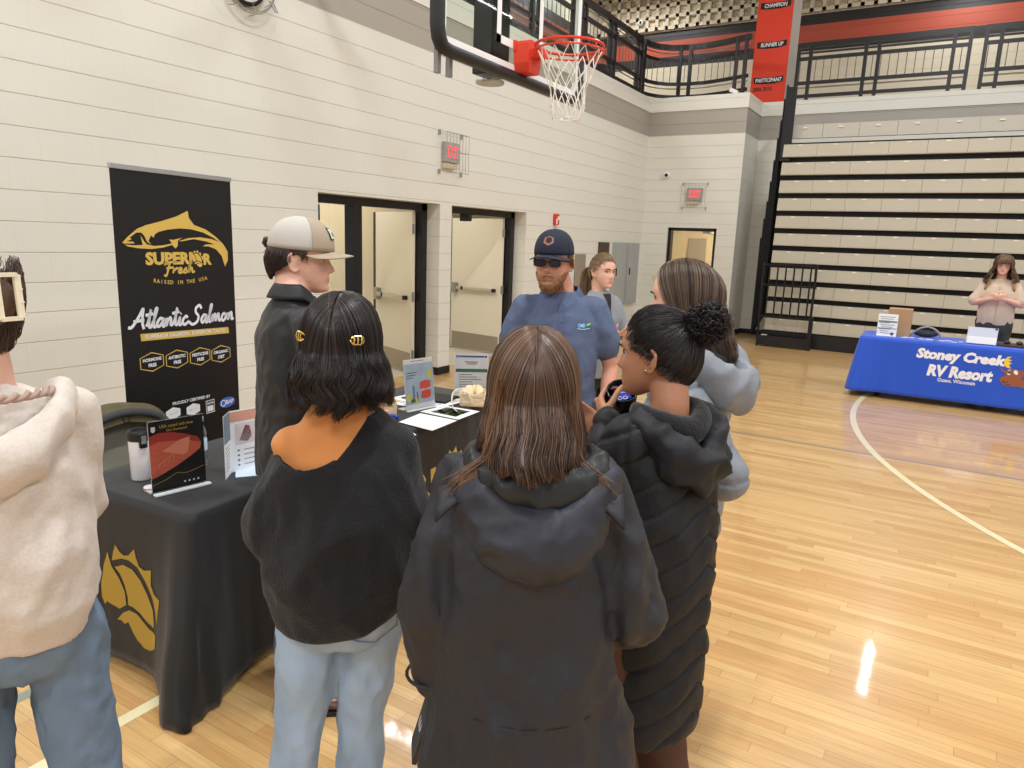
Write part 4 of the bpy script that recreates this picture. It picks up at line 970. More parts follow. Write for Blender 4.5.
for k, (x, wd) in enumerate(((.02, .08), (.02, .07), (.02, .05))): A.rect(x, .215-.015*k, x+wd, .22-.015*k)
A.rect(.06, .284, .16, .287)
A.build('text_print', mat('print_grey', (95, 95, 100), .7), t, fmap(.0018))
# lattice wooden basket with handle and bread-coloured samples
t = thing('wooden_crate_basket', 'small slatted wooden basket with a hoop handle at the far table end', 'basket', (-2.44, 3.62, zt), .5)
for sx in (-1, 1):
    for k in range(3): MB().box((sx*.075, 0, .018+.027*k), (.005, .2, .02), rot=(0, sx*.12, 0), bev=.001).build('slat', woodp, t)
for sy in (-1, 1):
    for k in range(3): MB().box((0, sy*.1, .018+.027*k), (.15, .005, .02), rot=(-sy*.08, 0, 0), bev=.001).build('slat', woodp, t)
MB().box((0, 0, .004), (.14, .19, .006)).build('basket_floor', woodp, t)
m = MB(); pts = spline([(0, -.103, .03), (-.03, -.12, .1), (-.08, -.15, .115), (-.11, -.2, .09), (-.1, -.24, .03), (-.07, -.25, .006)], 5)
for i in range(len(pts)-1): m.bar(pts[i], pts[i+1], .024, .006, up=(1, 0, 0))
m.build('handle', mat('pale_strap', (226, 216, 198), .6), t)
for k, (x, y) in enumerate(((-.02, -.05), (.03, 0), (-.03, .04), (.02, .06), (0, 0))):
    o = MB().lathe([(0, 0), (.03, .002), (.034, .01), (.03, .02), (0, .024)], 14).build('wood_disc', mat('bread', (232, 208, 168), .6, nscale=30, namt=.12)); o.rotation_euler = (.9-.3*k, .3*k, 0)
    o.location = (-2.44+x*cos(.5)-y*sin(.5), 3.62+x*sin(.5)+y*cos(.5), zt+.075+.012*(k == 4)); o['label'] = 'round pale wooden token piled in the slatted basket'; o['category'] = 'token'; o['group'] = 'tokens in the slatted basket'
# info flyer on a stand at the far end
t, fmap, w_ = sign_holder('white info sheet with a green bar on a slanted stand at the table end', (-2.68, 3.74), (-2.50, 3.88), .27, .2)
A = Art(); A.rect(.01, .155, w_-.01, .175, 0); A.text('Fish Farm Partners', w_/2, .25, .022, w=.19, bold=.02, mi=1); A.text('Weekly Hours', w_/2, .215, .014, mi=2)
A = Art(); A.rect(.01, .148, w_-.01, .17, 0); A.rect(.03, .245, w_-.03, .257, 1); A.disc(.02, .251, .008, mi=1); A.disc(w_-.02, .251, .008, mi=1); A.rect(.07, .212, w_-.07, .218, 2); A.rect(.08, .2, w_-.08, .205, 2)
for k in range(6): A.rect(.03, .13-.016*k, .09+.03*(k % 3)+.03, .134-.016*k, 2)
A.rect(w_-.09, .03, w_-.01, .05, 1)
A.build('print', [mat('print_green', (74, 130, 100), .6), mat('print_blue', (70, 96, 160), .6), mat('print_grey', (95, 95, 100), .7)], t, fmap(.0012))
o = MB().box((0, 0, .009), (.24, .2, .018), rot=(0, 0, .2), bev=.004).build('black_folder', blackrub); o.location = (-2.69, 3.55, zt+.002); o['label'] = 'closed black folder behind the slatted basket'; o['category'] = 'folder'

# ---------------------------------------------------------------- chair with a jacket, behind the table
t = thing('folding_chair', 'dark folding chair behind the black table, under the olive jacket', 'chair', (-3.36, 1.90, 0), rad(-8))
MB().box((0, 0, .45), (.4, .42, .03), bev=.01).build('seat', blackrub, t)
MB().box((-.2, 0, .74), (.025, .42, .22), bev=.01).build('backrest', blackrub, t)
for sy in (-.2, .2):
    MB().tube([(-.24, sy, 0), (-.2, sy, .45), (-.2, sy, .86)], .012).build('leg', bsteel, t); MB().tube([(.2, sy, 0), (.16, sy, .44)], .012).build('leg', bsteel, t)
t = thing('draped_jacket', 'olive quilted jacket with grey lining draped over the chair behind the table', 'jacket', (-3.30, 1.93, .0), rad(-8)); t.scale = (.8, .8, .92)
def jack(rin):
    def f(u, v):        # u across, v from front-lining over the top to the back
        y = (u-.5)*(.62 if rin else .66); arch = (1-abs(2*u-1)**2.6)
        z = (.98 if not rin else .955)*(.0+1)-(1-arch)*.16+.02*noise.noise(V((u*4, v*2, 1)))
        if v < .5: x = -.1-.12*(v/.5)**.7; zz = z-.34*(1-v/.5)**1.4*(1 if rin else .25)
        else: x = -.22-.1*sin((v-.5)*pi); zz = z-.5*((v-.5)/.5)**1.5
        return V((x+(.02 if not rin else 0)+.012*noise.noise(V((u*6, v*5, 4))), y, zz+(.008*abs(sin(v*20)) if not rin else 0)))
    return f
m = MB(); m.grid(jack(False), 24, 24); o = m.build('outer_shell', mat('olive', (92, 84, 58), .8, nscale=10, namt=.1), t, smooth=True); md = o.modifiers.new('s', 'SOLIDIFY'); md.thickness = .016
m = MB(); m.grid(lambda u, v: jack(True)(u, v*.5), 24, 12); o = m.build('lining', mat('lining_grey', (118, 116, 102), .6), t, smooth=True); md = o.modifiers.new('s', 'SOLIDIFY'); md.thickness = .006
m = MB(); m.tube(spline([(-.085, -.24, .80), (-.085, -.2, .9), (-.09, 0, .945), (-.085, .2, .9), (-.085, .24, .80)], 6), .022, 8); m.build('collar_edge', mat('collar_grey', (62, 62, 64), .8), t, smooth=True)
m = MB(); m.tube([(-.092, -.02, .925), (-.08, -.015, .895), (-.08, .015, .895), (-.092, .02, .925)], .004, 6); m.build('hanger_loop', ink, t)
# ---------------------------------------------------------------- people: tools
def remesh(mb, voxel, smooth=4, disp=None, fac=.5):
    me = mb.mesh('tmp'); o = bpy.data.objects.new('tmp', me); COL.objects.link(o)
    m = o.modifiers.new('r', 'REMESH'); m.mode = 'VOXEL'; m.voxel_size = voxel; m.adaptivity = 0; m.use_smooth_shade = True
    if smooth: s = o.modifiers.new('s', 'SMOOTH'); s.factor = fac; s.iterations = smooth
    dg = bpy.context.evaluated_depsgraph_get(); dg.update()
    out = bpy.data.meshes.new_from_object(o.evaluated_get(dg))
    bpy.data.objects.remove(o); bpy.data.meshes.remove(me)
    if disp:
        nn = [v.normal.copy() for v in out.vertices]; cc = [v.co.copy() for v in out.vertices]
        for v, n, c in zip(out.vertices, nn, cc): v.co = c+n*disp(c, n)
        out.update()
    out.polygons.foreach_set('use_smooth', [True]*len(out.polygons))
    return out
def put(name, me, m, parent, **kw):
    me.name = name; me.materials.clear(); ms = m if isinstance(m, (list, tuple)) else [m]
    for k in ms: me.materials.append(k)
    return link(name, me, parent, **kw)
def ring(z, a, b, yc=0, xc=0, n=32, e=2.5, tilt=0):
    out = []
    for k in range(n):
        t = 2*pi*k/n; c, s = cos(t), sin(t)
        x = math.copysign(abs(c)**(2/e), c)*a; y = math.copysign(abs(s)**(2/e), s)*b
        out.append(V((xc+x, yc+y, z+tilt*y)))
    return out
def interp(tab, z):
    tab = sorted(tab)
    if z <= tab[0][0]: return tab[0][1:]
    for p, q in zip(tab, tab[1:]):
        if z <= q[0]:
            t = (z-p[0])/(q[0]-p[0]); t = t*t*(3-2*t)*.5+t*.5
            return tuple(a+(b-a)*t for a, b in zip(p[1:], q[1:]))
    return tab[-1][1:]
def nz(p, sc, seed=0): return noise.noise(V((p.x*sc[0]+seed, p.y*sc[1]+seed*.7, p.z*sc[2]-seed)))
def ridge(p, sc, seed=0): return 1-abs(nz(p, sc, seed))*2.4
def folds(*terms):
    """terms: (scale xyz, amp, seed, ridged)"""
    def f(c, n):
        d = 0
        for sc, amp, seed, rd in terms: d += amp*((ridge(c, sc, seed)-.5) if rd else nz(c, sc, seed))
        return d
    return f

# head profile, origin between the ears at eye level, face towards +y
HP = [(-.118, .060, .045, .012), (-.112, .084, .028, .026), (-.10, .094, .01, .038), (-.088, .092, -.01, .047), (-.07, .093, -.035, .058), (-.05, .092, -.062, .0655),
      (-.03, .091, -.085, .071), (0, .088, -.099, .0755), (.03, .094, -.103, .0775), (.06, .087, -.097, .0725), (.085, .067, -.08, .060), (.105, .036, -.05, .040), (.116, .008, -.02, .016)]
def feat(x, z, k):
    a = abs(x); g = lambda u, s: exp(-(u/s)**2)
    zt_ = -.036
    if z > .012: p = 0
    elif z > zt_: p = .004+.021*((.012-z)/(.012-zt_))**1.15
    elif z > zt_-.014: p = .025*(1-((zt_-z)/.014)**1.5)
    else: p = 0
    sg = .0075+.006*max(0, min(1, (.0-z)/.036))
    d = p*g(x, sg)*k.get('nose', 1)
    d -= .010*g(a-.031, .016)*g(z-.001, .011)
    d += .0045*g(z-.02, .008)*g(x, .05)*k.get('brow', 1)
    d += .004*g(a-.046, .018)*g(z+.03, .018)
    d += .0055*g(x, .019)*g(z+.063, .0045)+.0065*g(x, .017)*g(z+.0745, .0052)
    d -= .0045*g(x, .024)*g(z+.0685, .0022)
    d -= .004*g(x, .022)*g(z+.086, .006)
    d += .005*g(x, .02)*g(z+.103, .010)
    d -= .003*g(x, .004)*g(z+.053, .006)
    return d
def head_mb(mb, M, k):
    """M maps head space to person space"""
    n = 72; rings = []; zs = [-.118+.234*i/70 for i in range(71)]
    wj = k.get('jaw', 1)
    for z in zs:
        yf, yb, w = interp(HP, z); yc = (yf+yb)/2; w *= (wj if z < -.03 else 1)
        r = []
        for j in range(n):
            t = 2*pi*j/n; c, s = cos(t), sin(t); e = 2.25
            x = math.copysign(abs(c)**(2/e), c)*w; y = yc+math.copysign(abs(s)**(2/e), s)*((yf-yc) if s > 0 else (yc-yb))
            if s > 0: y += feat(x, z, k)*min(1, s*1.6)
            r.append(M @ V((x, y, z)))
        rings.append(r)
    mb.loft(rings)
    for sx in (-1, 1):            # ears: a raised rim round a sunk cup
        pts = [(.073, .006, -.028), (.079, .004, -.038), (.083, -.008, -.036), (.088, -.020, -.018), (.090, -.024, .004), (.088, -.018, .02), (.083, -.004, .025), (.078, .008, .016), (.074, .01, .0)]
        mb.tube([M @ V((sx*x, y-.004, z-.004)) for x, y, z in spline(pts, 3)], .0048, 6)
        mb.ellipsoid(M @ V((sx*.078, -.008, -.006)), (.006, .016, .026), M.to_3x3() @ Matrix.Rotation(sx*.35, 3, 'Z'), 10, 8)
def skinmat(name, rgb, lip):
    m = mat(name, rgb, .48, spec=.4, nscale=40, namt=.03); nt = m.node_tree; b = nt.nodes['Principled BSDF']
    b.inputs['Subsurface Weight'].default_value = .08; b.inputs['Subsurface Radius'].default_value = (.01, .004, .002)
    at = nt.nodes.new('ShaderNodeAttribute'); at.attribute_name = 'tint'
    mx = nt.nodes.new('ShaderNodeMix'); mx.data_type = 'RGBA'; src = b.inputs['Base Color'].links[0].from_socket
    nt.links.new(at.outputs['Fac'], mx.inputs[0]); nt.links.new(src, mx.inputs[6]); mx.inputs[7].default_value = srgb(*lip)
    nt.links.new(mx.outputs[2], b.inputs['Base Color']); return m
def hand(mb, W, d, n, side, curl=.4, s=1.0, spread=.06, thumb=(.55, .65, .35), curls=None):
    W = V(W); d = V(d).normalized(); n = V(n); n = (n-d*n.dot(d)).normalized(); lat = (d.cross(n))*side
    tips = []
    mb.ellipsoid(W+d*.045*s, (.038*s, .05*s, .0145*s), Matrix((lat, d, n)).transposed(), 14, 8)
    for i, (o, L_) in enumerate(((.029, .92), (.010, 1.03), (-.010, .97), (-.028, .78))):
        k0 = W+d*(.084-.004*abs(i-1.3))*s+lat*o*s
        mb.cap(W+d*.01*s+lat*o*.6*s, k0, .0125*s, .0105*s, 10)
        c = (curls[i] if curls else curl); a = 0; p = k0; dd = (d+lat*spread*(1.5-i)).normalized()
        for q, ln in enumerate((.043, .026, .021)):
            a += c*(.8, 1.1, .7)[q]; v = dd*cos(a)+n*sin(a); e = p+v*ln*L_*s
            mb.cap(p, e, (.0098-.0009*q)*s, (.0090-.0009*q)*s, 10); p = e
        tips.append(p)
    p = W+d*.018*s+lat*.022*s; v = (d*thumb[0]+lat*thumb[1]+n*thumb[2]).normalized()
    e = p+v*.042*s; mb.cap(p, e, .015*s, .0115*s, 10); v2 = (v*.8+d*.55+n*.15).normalized(); e2 = e+v2*.032*s; mb.cap(e, e2, .0112*s, .0105*s, 10)
    v3 = (v2*.8+n*.4+d*.2).normalized(); mb.cap(e2, e2+v3*.024*s, .0103*s, .0088*s, 10)
    return tips

def person(label, loc, facing, h, pose, skin, voxel=.006, female=True, girth=1.0, k=None, group=None):
    """facing: azimuth (0 = +Y, clockwise). pose: dict with L/R elbow & wrist in local coords, head turn (yaw clockwise, pitch down, roll)"""
    k = k or {}
    t = thing('person', label, 'person', (loc[0], loc[1], 0), -rad(facing), group)
    s = h/1.7; sw = (.145 if female else .166)*s*pose.get('sw', 1)
    zs = (.803 if female else .808)*h*pose.get('zf', 1); nb = V((0, -.02, .85*h)); lean = pose.get('lean', 0)
    yaw_, pitch_, roll_ = [rad(q) for q in pose.get('head', (0, 0, 0))]
    hs = pose.get('hs', 1.0)*(.98 if female else 1.03)
    hc = V((0, .012+lean, h-.116*hs))+V(pose.get('hoff', (0, 0, 0)))
    M = Matrix.Translation(hc) @ Matrix.Rotation(-yaw_, 4, 'Z') @ Matrix.Rotation(-pitch_, 4, 'X') @ Matrix.Rotation(roll_, 4, 'Y') @ Matrix.Scale(hs, 4)
    P = dict(h=h, s=s, M=M, hs=hs, t=t, sw=sw, zs=zs, nb=nb, lean=lean)
    mb = MB()
    head_mb(mb, M, k)
    mb.chain([nb+V((0, lean*.5, -.05)), nb+V((0, lean*.8, .01)), M @ V((0, -.03, -.05)), M @ V((0, -.02, 0))], [.056*s, .052*s*(1 if female else 1.13), .054*s*(1 if female else 1.1), .05], 18)
    g = girth
    tor = [(.48*h, .085, .07), (.52*h, .14*g, .10*g), (.6*h, .12*g, .085*g), (.70*h, .13*g, .09*g), (.77*h, .13, .088), (.815*h, .095, .06), (.84*h, .052, .045)]
    mb.loft([ring(z, a*s, b*s, -.005+lean*max(0, z/h-.5)*1.6) for z, a, b in tor])
    for sd, X in (('L', -1), ('R', 1)):
        S = V((X*sw, -.01+lean*.5, zs)); E = V(pose[sd+'e']); Wp = V(pose[sd+'w'])
        P[sd+'s'], P[sd+'e'], P[sd+'w'] = S, E, Wp
        mb.chain([V((X*.05, -.01+lean*.5, zs+.012)), S, S.lerp(E, .4), E, E.lerp(Wp, .35), Wp], [.042*s, .044*s, .042*s, .036*s, .035*s, .0235*s], 16)
        hd = pose.get(sd+'h')
        fd = (Wp-E).normalized()
        if hd: P[sd+'tips'] = hand(mb, Wp+V(hd[0]).normalized()*.012, hd[0], hd[1], X*hd[3] if len(hd) > 3 else X, hd[2], s*.97, **(hd[4] if len(hd) > 4 else {}))
        else: hand(mb, Wp, fd, V((-X, 0, 0)) if abs(fd.x) < .8 else V((0, -1, 0)), X, .35, s*.95)
        kn = V(pose.get(sd+'k', (X*.1*s, .02, .285*h))); an = V(pose.get(sd+'a', (X*.11*s, -.02, .05*h))); hp = V((X*.09*s, 0, .5*h))
        P[sd+'hip'], P[sd+'k'], P[sd+'a'] = hp, kn, an
        toe = V(pose.get(sd+'toe', (X*.03, 1, 0))).normalized(); P[sd+'toe'] = toe
        mb.chain([hp, hp.lerp(kn, .45), kn, kn.lerp(an, .35), an], [.076*s*g, .066*s, .052*s, .05*s, .035*s], 16)
        mb.chain([an+V((0, 0, -.02)), an+toe*.13*s+V((0, 0, .035-an.z))], [.034*s, .026*s], 12)
    me = remesh(mb, voxel, 3)
    Mi = M.inverted(); at = me.attributes.new('tint', 'FLOAT', 'POINT'); vals = []
    for v in me.vertices:
        q = Mi @ v.co; x, z = abs(q.x), q.z; val = 0
        if q.y > .06:
            zz = z+.0685; val = (exp(-(x/.021)**4)*exp(-(zz/.0085)**4))*.75+.18*exp(-((x-.045)/.018)**2-((z+.035)/.02)**2)+.12*exp(-(x/.014)**2-((z+.036)/.012)**2)
        vals.append(val)
    at.data.foreach_set('value', vals)
    b = put('body', me, skin, t); P['body'] = b
    if k.get('eyes', True):
        for X in (-1, 1):
            e = MB(); c = M @ V((X*.031, 0.0695, .001)); e.mi = 0; e.ellipsoid(c, (.0118*hs, .0118*hs, .0105*hs), M.to_3x3().normalized(), 14, 10)
            g_ = M.to_3x3() @ V(k.get('gaze', (0, 1, 0))); g_.normalize(); q = g_.to_track_quat('Z', 'Y').to_matrix()
            e.mi = 1; e.ellipsoid(c+g_*.0085*hs, (.0058, .0058, .004), q, 12, 6); e.mi = 2; e.ellipsoid(c+g_*.0106*hs, (.0028, .0028, .0024), q, 10, 6)
            e.build('eye', [mat('eye_white', (222, 214, 208), .25), mat('iris_'+k.get('iris', 'brown'), dict(brown=(84, 56, 38), blue=(90, 120, 140))[k.get('iris', 'brown')], .2), ink], t, smooth=True)
            l_ = MB(); l_.tube([M @ V((X*x, y, z)) for x, y, z in ((.018, .077, .002), (.025, .0815, .0075), (.033, .0822, .009), (.043, .077, .005), (.047, .073, .002))], .0017, 5); l_.build('eyelashes', ink, t)
            l_ = MB(); cs = [(.013, .0955, .019), (.024, .0965, .0235), (.036, .0915, .025), (.049, .0785, .0185)]
            l_.tube([M @ V((X*x, y, z)) for x, y, z in spline(cs, 3)], [.0022, .0028, .003, .003, .003, .0028, .0026, .002, .0015, .001], 5); l_.build('eyebrow', k.get('browm', mat('brow_dark', (60, 44, 36), .8)), t)
    return P

# ---- hair
def hairmats(name, cols): return [mat('%s_%d' % (name, i), c, .36, spec=.55) for i, c in enumerate(cols)]
def strand_mesh(strands, r, nm, taper=.35):
    m = MB(); rn_ = random.Random(11)
    for s_ in strands:
        m.mi = rn_.randrange(nm); k = len(s_); vs = []; x = None
        for i, p in enumerate(s_):
            t = (s_[min(i+1, k-1)]-s_[max(i-1, 0)]).normalized()
            if x is None: x = t.orthogonal().normalized()
            x = (x-t*x.dot(t)).normalized(); y = t.cross(x); rr = r*(1 if i < k*.6 else 1-(1-taper)*(i-k*.6)/(k*.4+1e-6))
            vs += [p+x*rr, p-x*rr*.5+y*rr*.87, p-x*rr*.5-y*rr*.87]
        o = len(m.v); m.v += vs
        for i in range(k-1):
            for j in range(3): m.f.append((o+i*3+j, o+i*3+(j+1) % 3, o+i*3+3+(j+1) % 3, o+i*3+3+j)); m.m.append(m.mi)
        m.f.append((o, o+1, o+2)); m.m.append(m.mi); m.f.append((o+k*3-3, o+k*3-2, o+k*3-1)); m.m.append(m.mi)
    return m
def raw_build(m, name, ms, parent, **kw):
    me = bpy.data.meshes.new(name); me.from_pydata([tuple(p) for p in m.v], [], m.f); me.update()
    for k in ms: me.materials.append(k)
    me.polygons.foreach_set('material_index', m.m); me.polygons.foreach_set('use_smooth', [True]*len(me.polygons))
    return link(name, me, parent, **kw)
def ell(d, off=0): return V((d.x*(.082+off), d.y*(.108+off)-.006, d.z*(.121+off)))
def slerp(a, b, t):
    w = math.acos(max(-1, min(1, a.dot(b)))); 
    if w < 1e-4: return a.copy()
    return (a*sin((1-t)*w)+b*sin(t*w))/sin(w)
def dirv(az, pol): return V((sin(pol)*sin(az), sin(pol)*cos(az), cos(pol)))
def long_hair(P, cols, name, length, n=900, part=0.0, spread=.0, wave=.006, wfreq=3, front=50, r=.0011, thick=.012, lenf=None, back_push=.0, out=0., tips=.03, seed=1, nsh=26, rootf=34, hang=None, tuck=0):
    """hair parted along the crown and falling past the ears"""
    M = P['M']; t = P['t']; rn_ = random.Random(seed); Ls = 14
    def path(u, side, off, ln, jit=(0, 0), ph=0):
        # u: 0 front of the part .. 1 crown whorl
        pol0 = rad(-rootf+ (rootf+58)*u); root = V((part+.02*side, sin(-pol0), cos(pol0))).normalized()
        az = rad(front+(180-front)*u)*side
        end = dirv(az, rad(97))
        pts = []
        for i in range(8): pts.append(ell(slerp(root, end, i/7), off*(.35+.65*min(1, i/3.5))))
        last = pts[-1]; dr = V((end.x, end.y, 0)).normalized()
        for i in range(1, Ls+1):
            q = i/Ls; z = last.z-ln*q
            w_ = wave*min(1, q*3.5)*(.3+q)*sin(wfreq*2*pi*q+ph+u*5)
            p = V((last.x*(1+spread*q)-dr.y*w_, last.y*(1-tuck*q)+back_push*q+dr.x*w_, z))+dr*out*sin(q*pi*.9)
            p += V((jit[0]*q, jit[1]*q, 0))
            pts.append(hang(p, q, u, side) if hang else p)
        return [M @ p for p in pts]
    lf = lenf or (lambda u, s_: length)
    # shell
    for side in (-1, 1): pass
    m = MB(); rows = []
    us = [(1, i/nsh) for i in range(nsh+1)]+[(-1, 1-i/nsh) for i in range(nsh+1)]
    for sd, u in us: rows.append(path(u, sd, thick*.6, lf(u, sd)*.88))
    w_ = len(rows[0]); m.add([p for r_ in rows for p in r_], [(i*w_+j, (i+1)*w_+j, (i+1)*w_+j+1, i*w_+j+1) for i in range(len(rows)-1) for j in range(w_-1)])
    ms = hairmats(name, cols)
    o = m.build('hair', ms[0], t, smooth=True); md = o.modifiers.new('s', 'SOLIDIFY'); md.thickness = .005; md.offset = 0
    st = []
    for i in range(n):
        u = rn_.random(); side = rn_.choice((-1, 1)); cl = nz(V((u*9, side*3, 0)), (1, 1, 1), seed)
        off = thick*rn_.uniform(.55, 1.05)+.003*cl
        ln = lf(u, side)*(1-abs(rn_.gauss(0, .07)))+tips*cl
        st.append(path(u, side, off, max(.03, ln), (rn_.gauss(0, .005), rn_.gauss(0, .005)), cl*4+rn_.gauss(0, .25)))
    raw_build(strand_mesh(st, r, len(ms)), 'hair_strands', ms, o)
    return o
def cut(me, keep, snap=None, it=12):
    bm = bmesh.new(); bm.from_mesh(me); bmesh.ops.delete(bm, geom=[v for v in bm.verts if not keep(v.co)], context='VERTS')
    if snap:
        for _ in range(it):
            new = {}
            for v in bm.verts:
                if v.is_boundary:
                    nb = [e.other_vert(v).co for e in v.link_edges if e.is_boundary]
                    if len(nb) >= 2: new[v] = v.co*.4+(nb[0]+nb[1])*.3
            for v, c in new.items(): v.co = c
    bm.to_mesh(me); bm.free(); me.update(); return me
def solid(o, th, off=1): m = o.modifiers.new('s', 'SOLIDIFY'); m.thickness = th; m.offset = off; return o
def torso_sleeves(P, rings, srad, wrist=True, upto=None, extra=None, voxel=.011, smooth=5, disp=None, capn=20, seams=True):
    """rings: (z, a, b, yc[, xc]); srad: radii shoulder, mid upper, elbow, mid fore, cuff"""
    mb = MB(); tab = []
    for r in rings: tab.append(r)
    z0, z1 = rings[0][0], rings[-1][0]; N = 22; L = []
    tt = [(r[0], r[1], r[2], r[3], r[4] if len(r) > 4 else 0) for r in rings]
    for i in range(N+1):
        z = z0+(z1-z0)*i/N; a, b, yc, xc = interp(tt, z); L.append(ring(z, a, b, yc, xc, 36, 2.35))
    mb.loft(L)
    for sd in 'LR':
        X = -1 if sd == 'L' else 1
        S, E, Wp = P[sd+'s'], P[sd+'e'], P[sd+'w']; a = S-V((X*.05, 0, -.005))
        pts = [a, S, S.lerp(E, .5), E]; rs = [srad[0]*1.0, srad[0], srad[1], srad[2]]
        if upto: pts = [a, S, S.lerp(E, upto*.6), S.lerp(E, upto)]; rs = [srad[0], srad[0], srad[1], srad[2]]
        else: pts += [E.lerp(Wp, .5), E.lerp(Wp, .97)]; rs += [srad[3], srad[4]]
        mb.chain(pts, rs, capn)
    if extra: extra(mb)
    return remesh(mb, voxel, smooth, disp)
def trousers(P, m, name='trousers', rad_=(.1, .085, .075, .07, .065), top=.60, hipa=.165, hipb=.12, voxel=.011, disp=None, bottom=.03):
    h = P['h']; s = P['s']; mb = MB()
    mb.loft([ring(z*h, a*s, b*s, yc) for z, a, b, yc in ((.445, hipa*.62, hipb*.8, -.01), (.475, hipa*.9, hipb*.95, -.01), (.505, hipa, hipb, -.012), (.54, hipa, hipb, -.012), (top, hipa*.88, hipb*.88, 0))])
    for sd in 'LR':
        hp, k, an = P[sd+'hip'], P[sd+'k'], P[sd+'a']; e = V((an.x, an.y-.005, max(bottom+rad_[4], an.z)))
        mb.chain([hp, hp.lerp(k, .4), k, k.lerp(e, .5), e], [r*s for r in rad_], 20)
    o = put(name, remesh(mb, voxel, 4, disp or folds(((9, 9, 5), .008, 3, True), ((22, 22, 16), .003, 5, False))), m, P['t']); return o
def shoes(P, m, sole, boot=False):
    for sd in 'LR':
        an, toe, s = P[sd+'a'], P[sd+'toe'], P['s']; mb = MB(); L = .26*s; side = V((-toe.y, toe.x, 0))
        hl = V((an.x, an.y, 0))-toe*.06*s; rg = []
        for q, w_, hh in ((0, .024, .05), (.08, .036, .075), (.25, .037, .085 if boot else .07), (.45, .036, .07), (.65, .043, .055), (.85, .04, .042), (1, .018, .026)):
            c = hl+toe*L*q; r = []
            for k in range(16):
                t = 2*pi*k/16; x = math.copysign(abs(cos(t))**.8, cos(t))*w_*s; z = sin(t)
                r.append(c+side*x+V((0, 0, .016+(hh*s-.016)*(z*.5+.5))))
            rg.append(r)
        mb.loft(rg); o = put('shoe', remesh(mb, .006, 3), m, P['t'])
        mb = MB(); pl = [hl+toe*L*q+side*w_*s*sg for sg, seq in ((1, ((0, .022), (.1, .037), (.4, .036), (.65, .045), (.88, .04), (1.01, .015))), (-1, ((1.01, .015), (.88, .04), (.65, .045), (.4, .036), (.1, .037), (0, .022)))) for q, w_ in seq]
        mb.prism([(p.x, p.y) for p in pl], .001, .02); mb.build('sole', sole, o)
def tube_at(P, name, pts, r, m, n=10, parent=None, k=5):
    b = MB(); b.tube(spline(pts, k), r, n); return b.build(name, m, parent or P['t'], smooth=True)
def short_hair(P, cols, n=900, az0=68, pol0=72, ln=.03, off=(.003, .010), seed=2, low=26, r=.0009):
    M = P['M']; rn_ = random.Random(seed); ms = hairmats('short_%s' % seed, cols); m = MB()
    def low_(az): b = (abs(az)-rad(az0))/(pi-rad(az0)); return rad(88+low*max(0, b)**.7)
    def f(u, v):
        az = rad(az0)+(2*pi-2*rad(az0))*u; a_ = az if az <= pi else az-2*pi; pl = rad(pol0)+(low_(a_)-rad(pol0))*v
        return M @ ell(dirv(a_, pl), off[0]+.002)
    m.grid(f, 40, 14); o = m.build('hair', ms[0], P['t'], smooth=True); solid(o, .004, 0)
    st = []
    for i in range(n):
        az = rad(az0)+(2*pi-2*rad(az0))*rn_.random(); a_ = az if az <= pi else az-2*pi; p0 = rad(pol0)+(low_(a_)+.04-rad(pol0))*rn_.random()
        da = rn_.gauss(.18, .15)*(1 if a_ > 0 else -1); L_ = ln*rn_.uniform(.6, 1.3)/.1; q = []
        for j in range(6): t = j/5; q.append(M @ (ell(dirv(a_+da*t*L_, min(p0+L_*t, low_(a_)+.14)), off[0]+(off[1]-off[0])*t*rn_.uniform(.9, 1.1))))
        st.append(q)
    raw_build(strand_mesh(st, r, len(ms)), 'hair_strands', ms, o); return o
def pulled_hair(P, cols, K, n=900, front=40, seed=3, off=.008, r=.0009, curl=.0, nape=120):
    """hair combed from the hairline to the point K (a head-space direction)"""
    M = P['M']; rn_ = random.Random(seed); ms = hairmats('pulled_%s' % seed, cols); K = V(K).normalized()
    tab = [(0, front), (35, front+4), (60, 62), (78, 74), (92, 84), (115, 102), (150, nape), (180, nape+2)]
    def hl(a): return rad(interp([(p, q) for p, q in tab], abs(math.degrees(a)))[0])
    def path(a, o_, j=0, c=0):
        d = dirv(a+c*.1, hl(a)+j); return [M @ (ell(slerp(d, K, t/11), o_*(.25+.75*min(1, t/3)))+V((nz(V((a*3, t*.4, c)), (1, 1, 1), seed), nz(V((a*3, t*.4, c)), (1, 1, 1), seed+5), nz(V((a*3, t*.4, c)), (1, 1, 1), seed+9)))*curl) for t in range(12)]
    m = MB(); rows = [path(-pi+2*pi*i/60, off*.6) for i in range(61)]
    m.add([p for q in rows for p in q], [(i*12+j, (i+1)*12+j, (i+1)*12+j+1, i*12+j+1) for i in range(60) for j in range(11)])
    o = m.build('hair', ms[0], P['t'], smooth=True); solid(o, .004, 0); st = []
    for i in range(n): st.append(path(rn_.uniform(-pi, pi), off*rn_.uniform(.7, 1.2), rn_.uniform(-.03, .25), rn_.gauss(0, 1)))
    raw_build(strand_mesh(st, r, len(ms)), 'hair_strands', ms, o); return o, ms
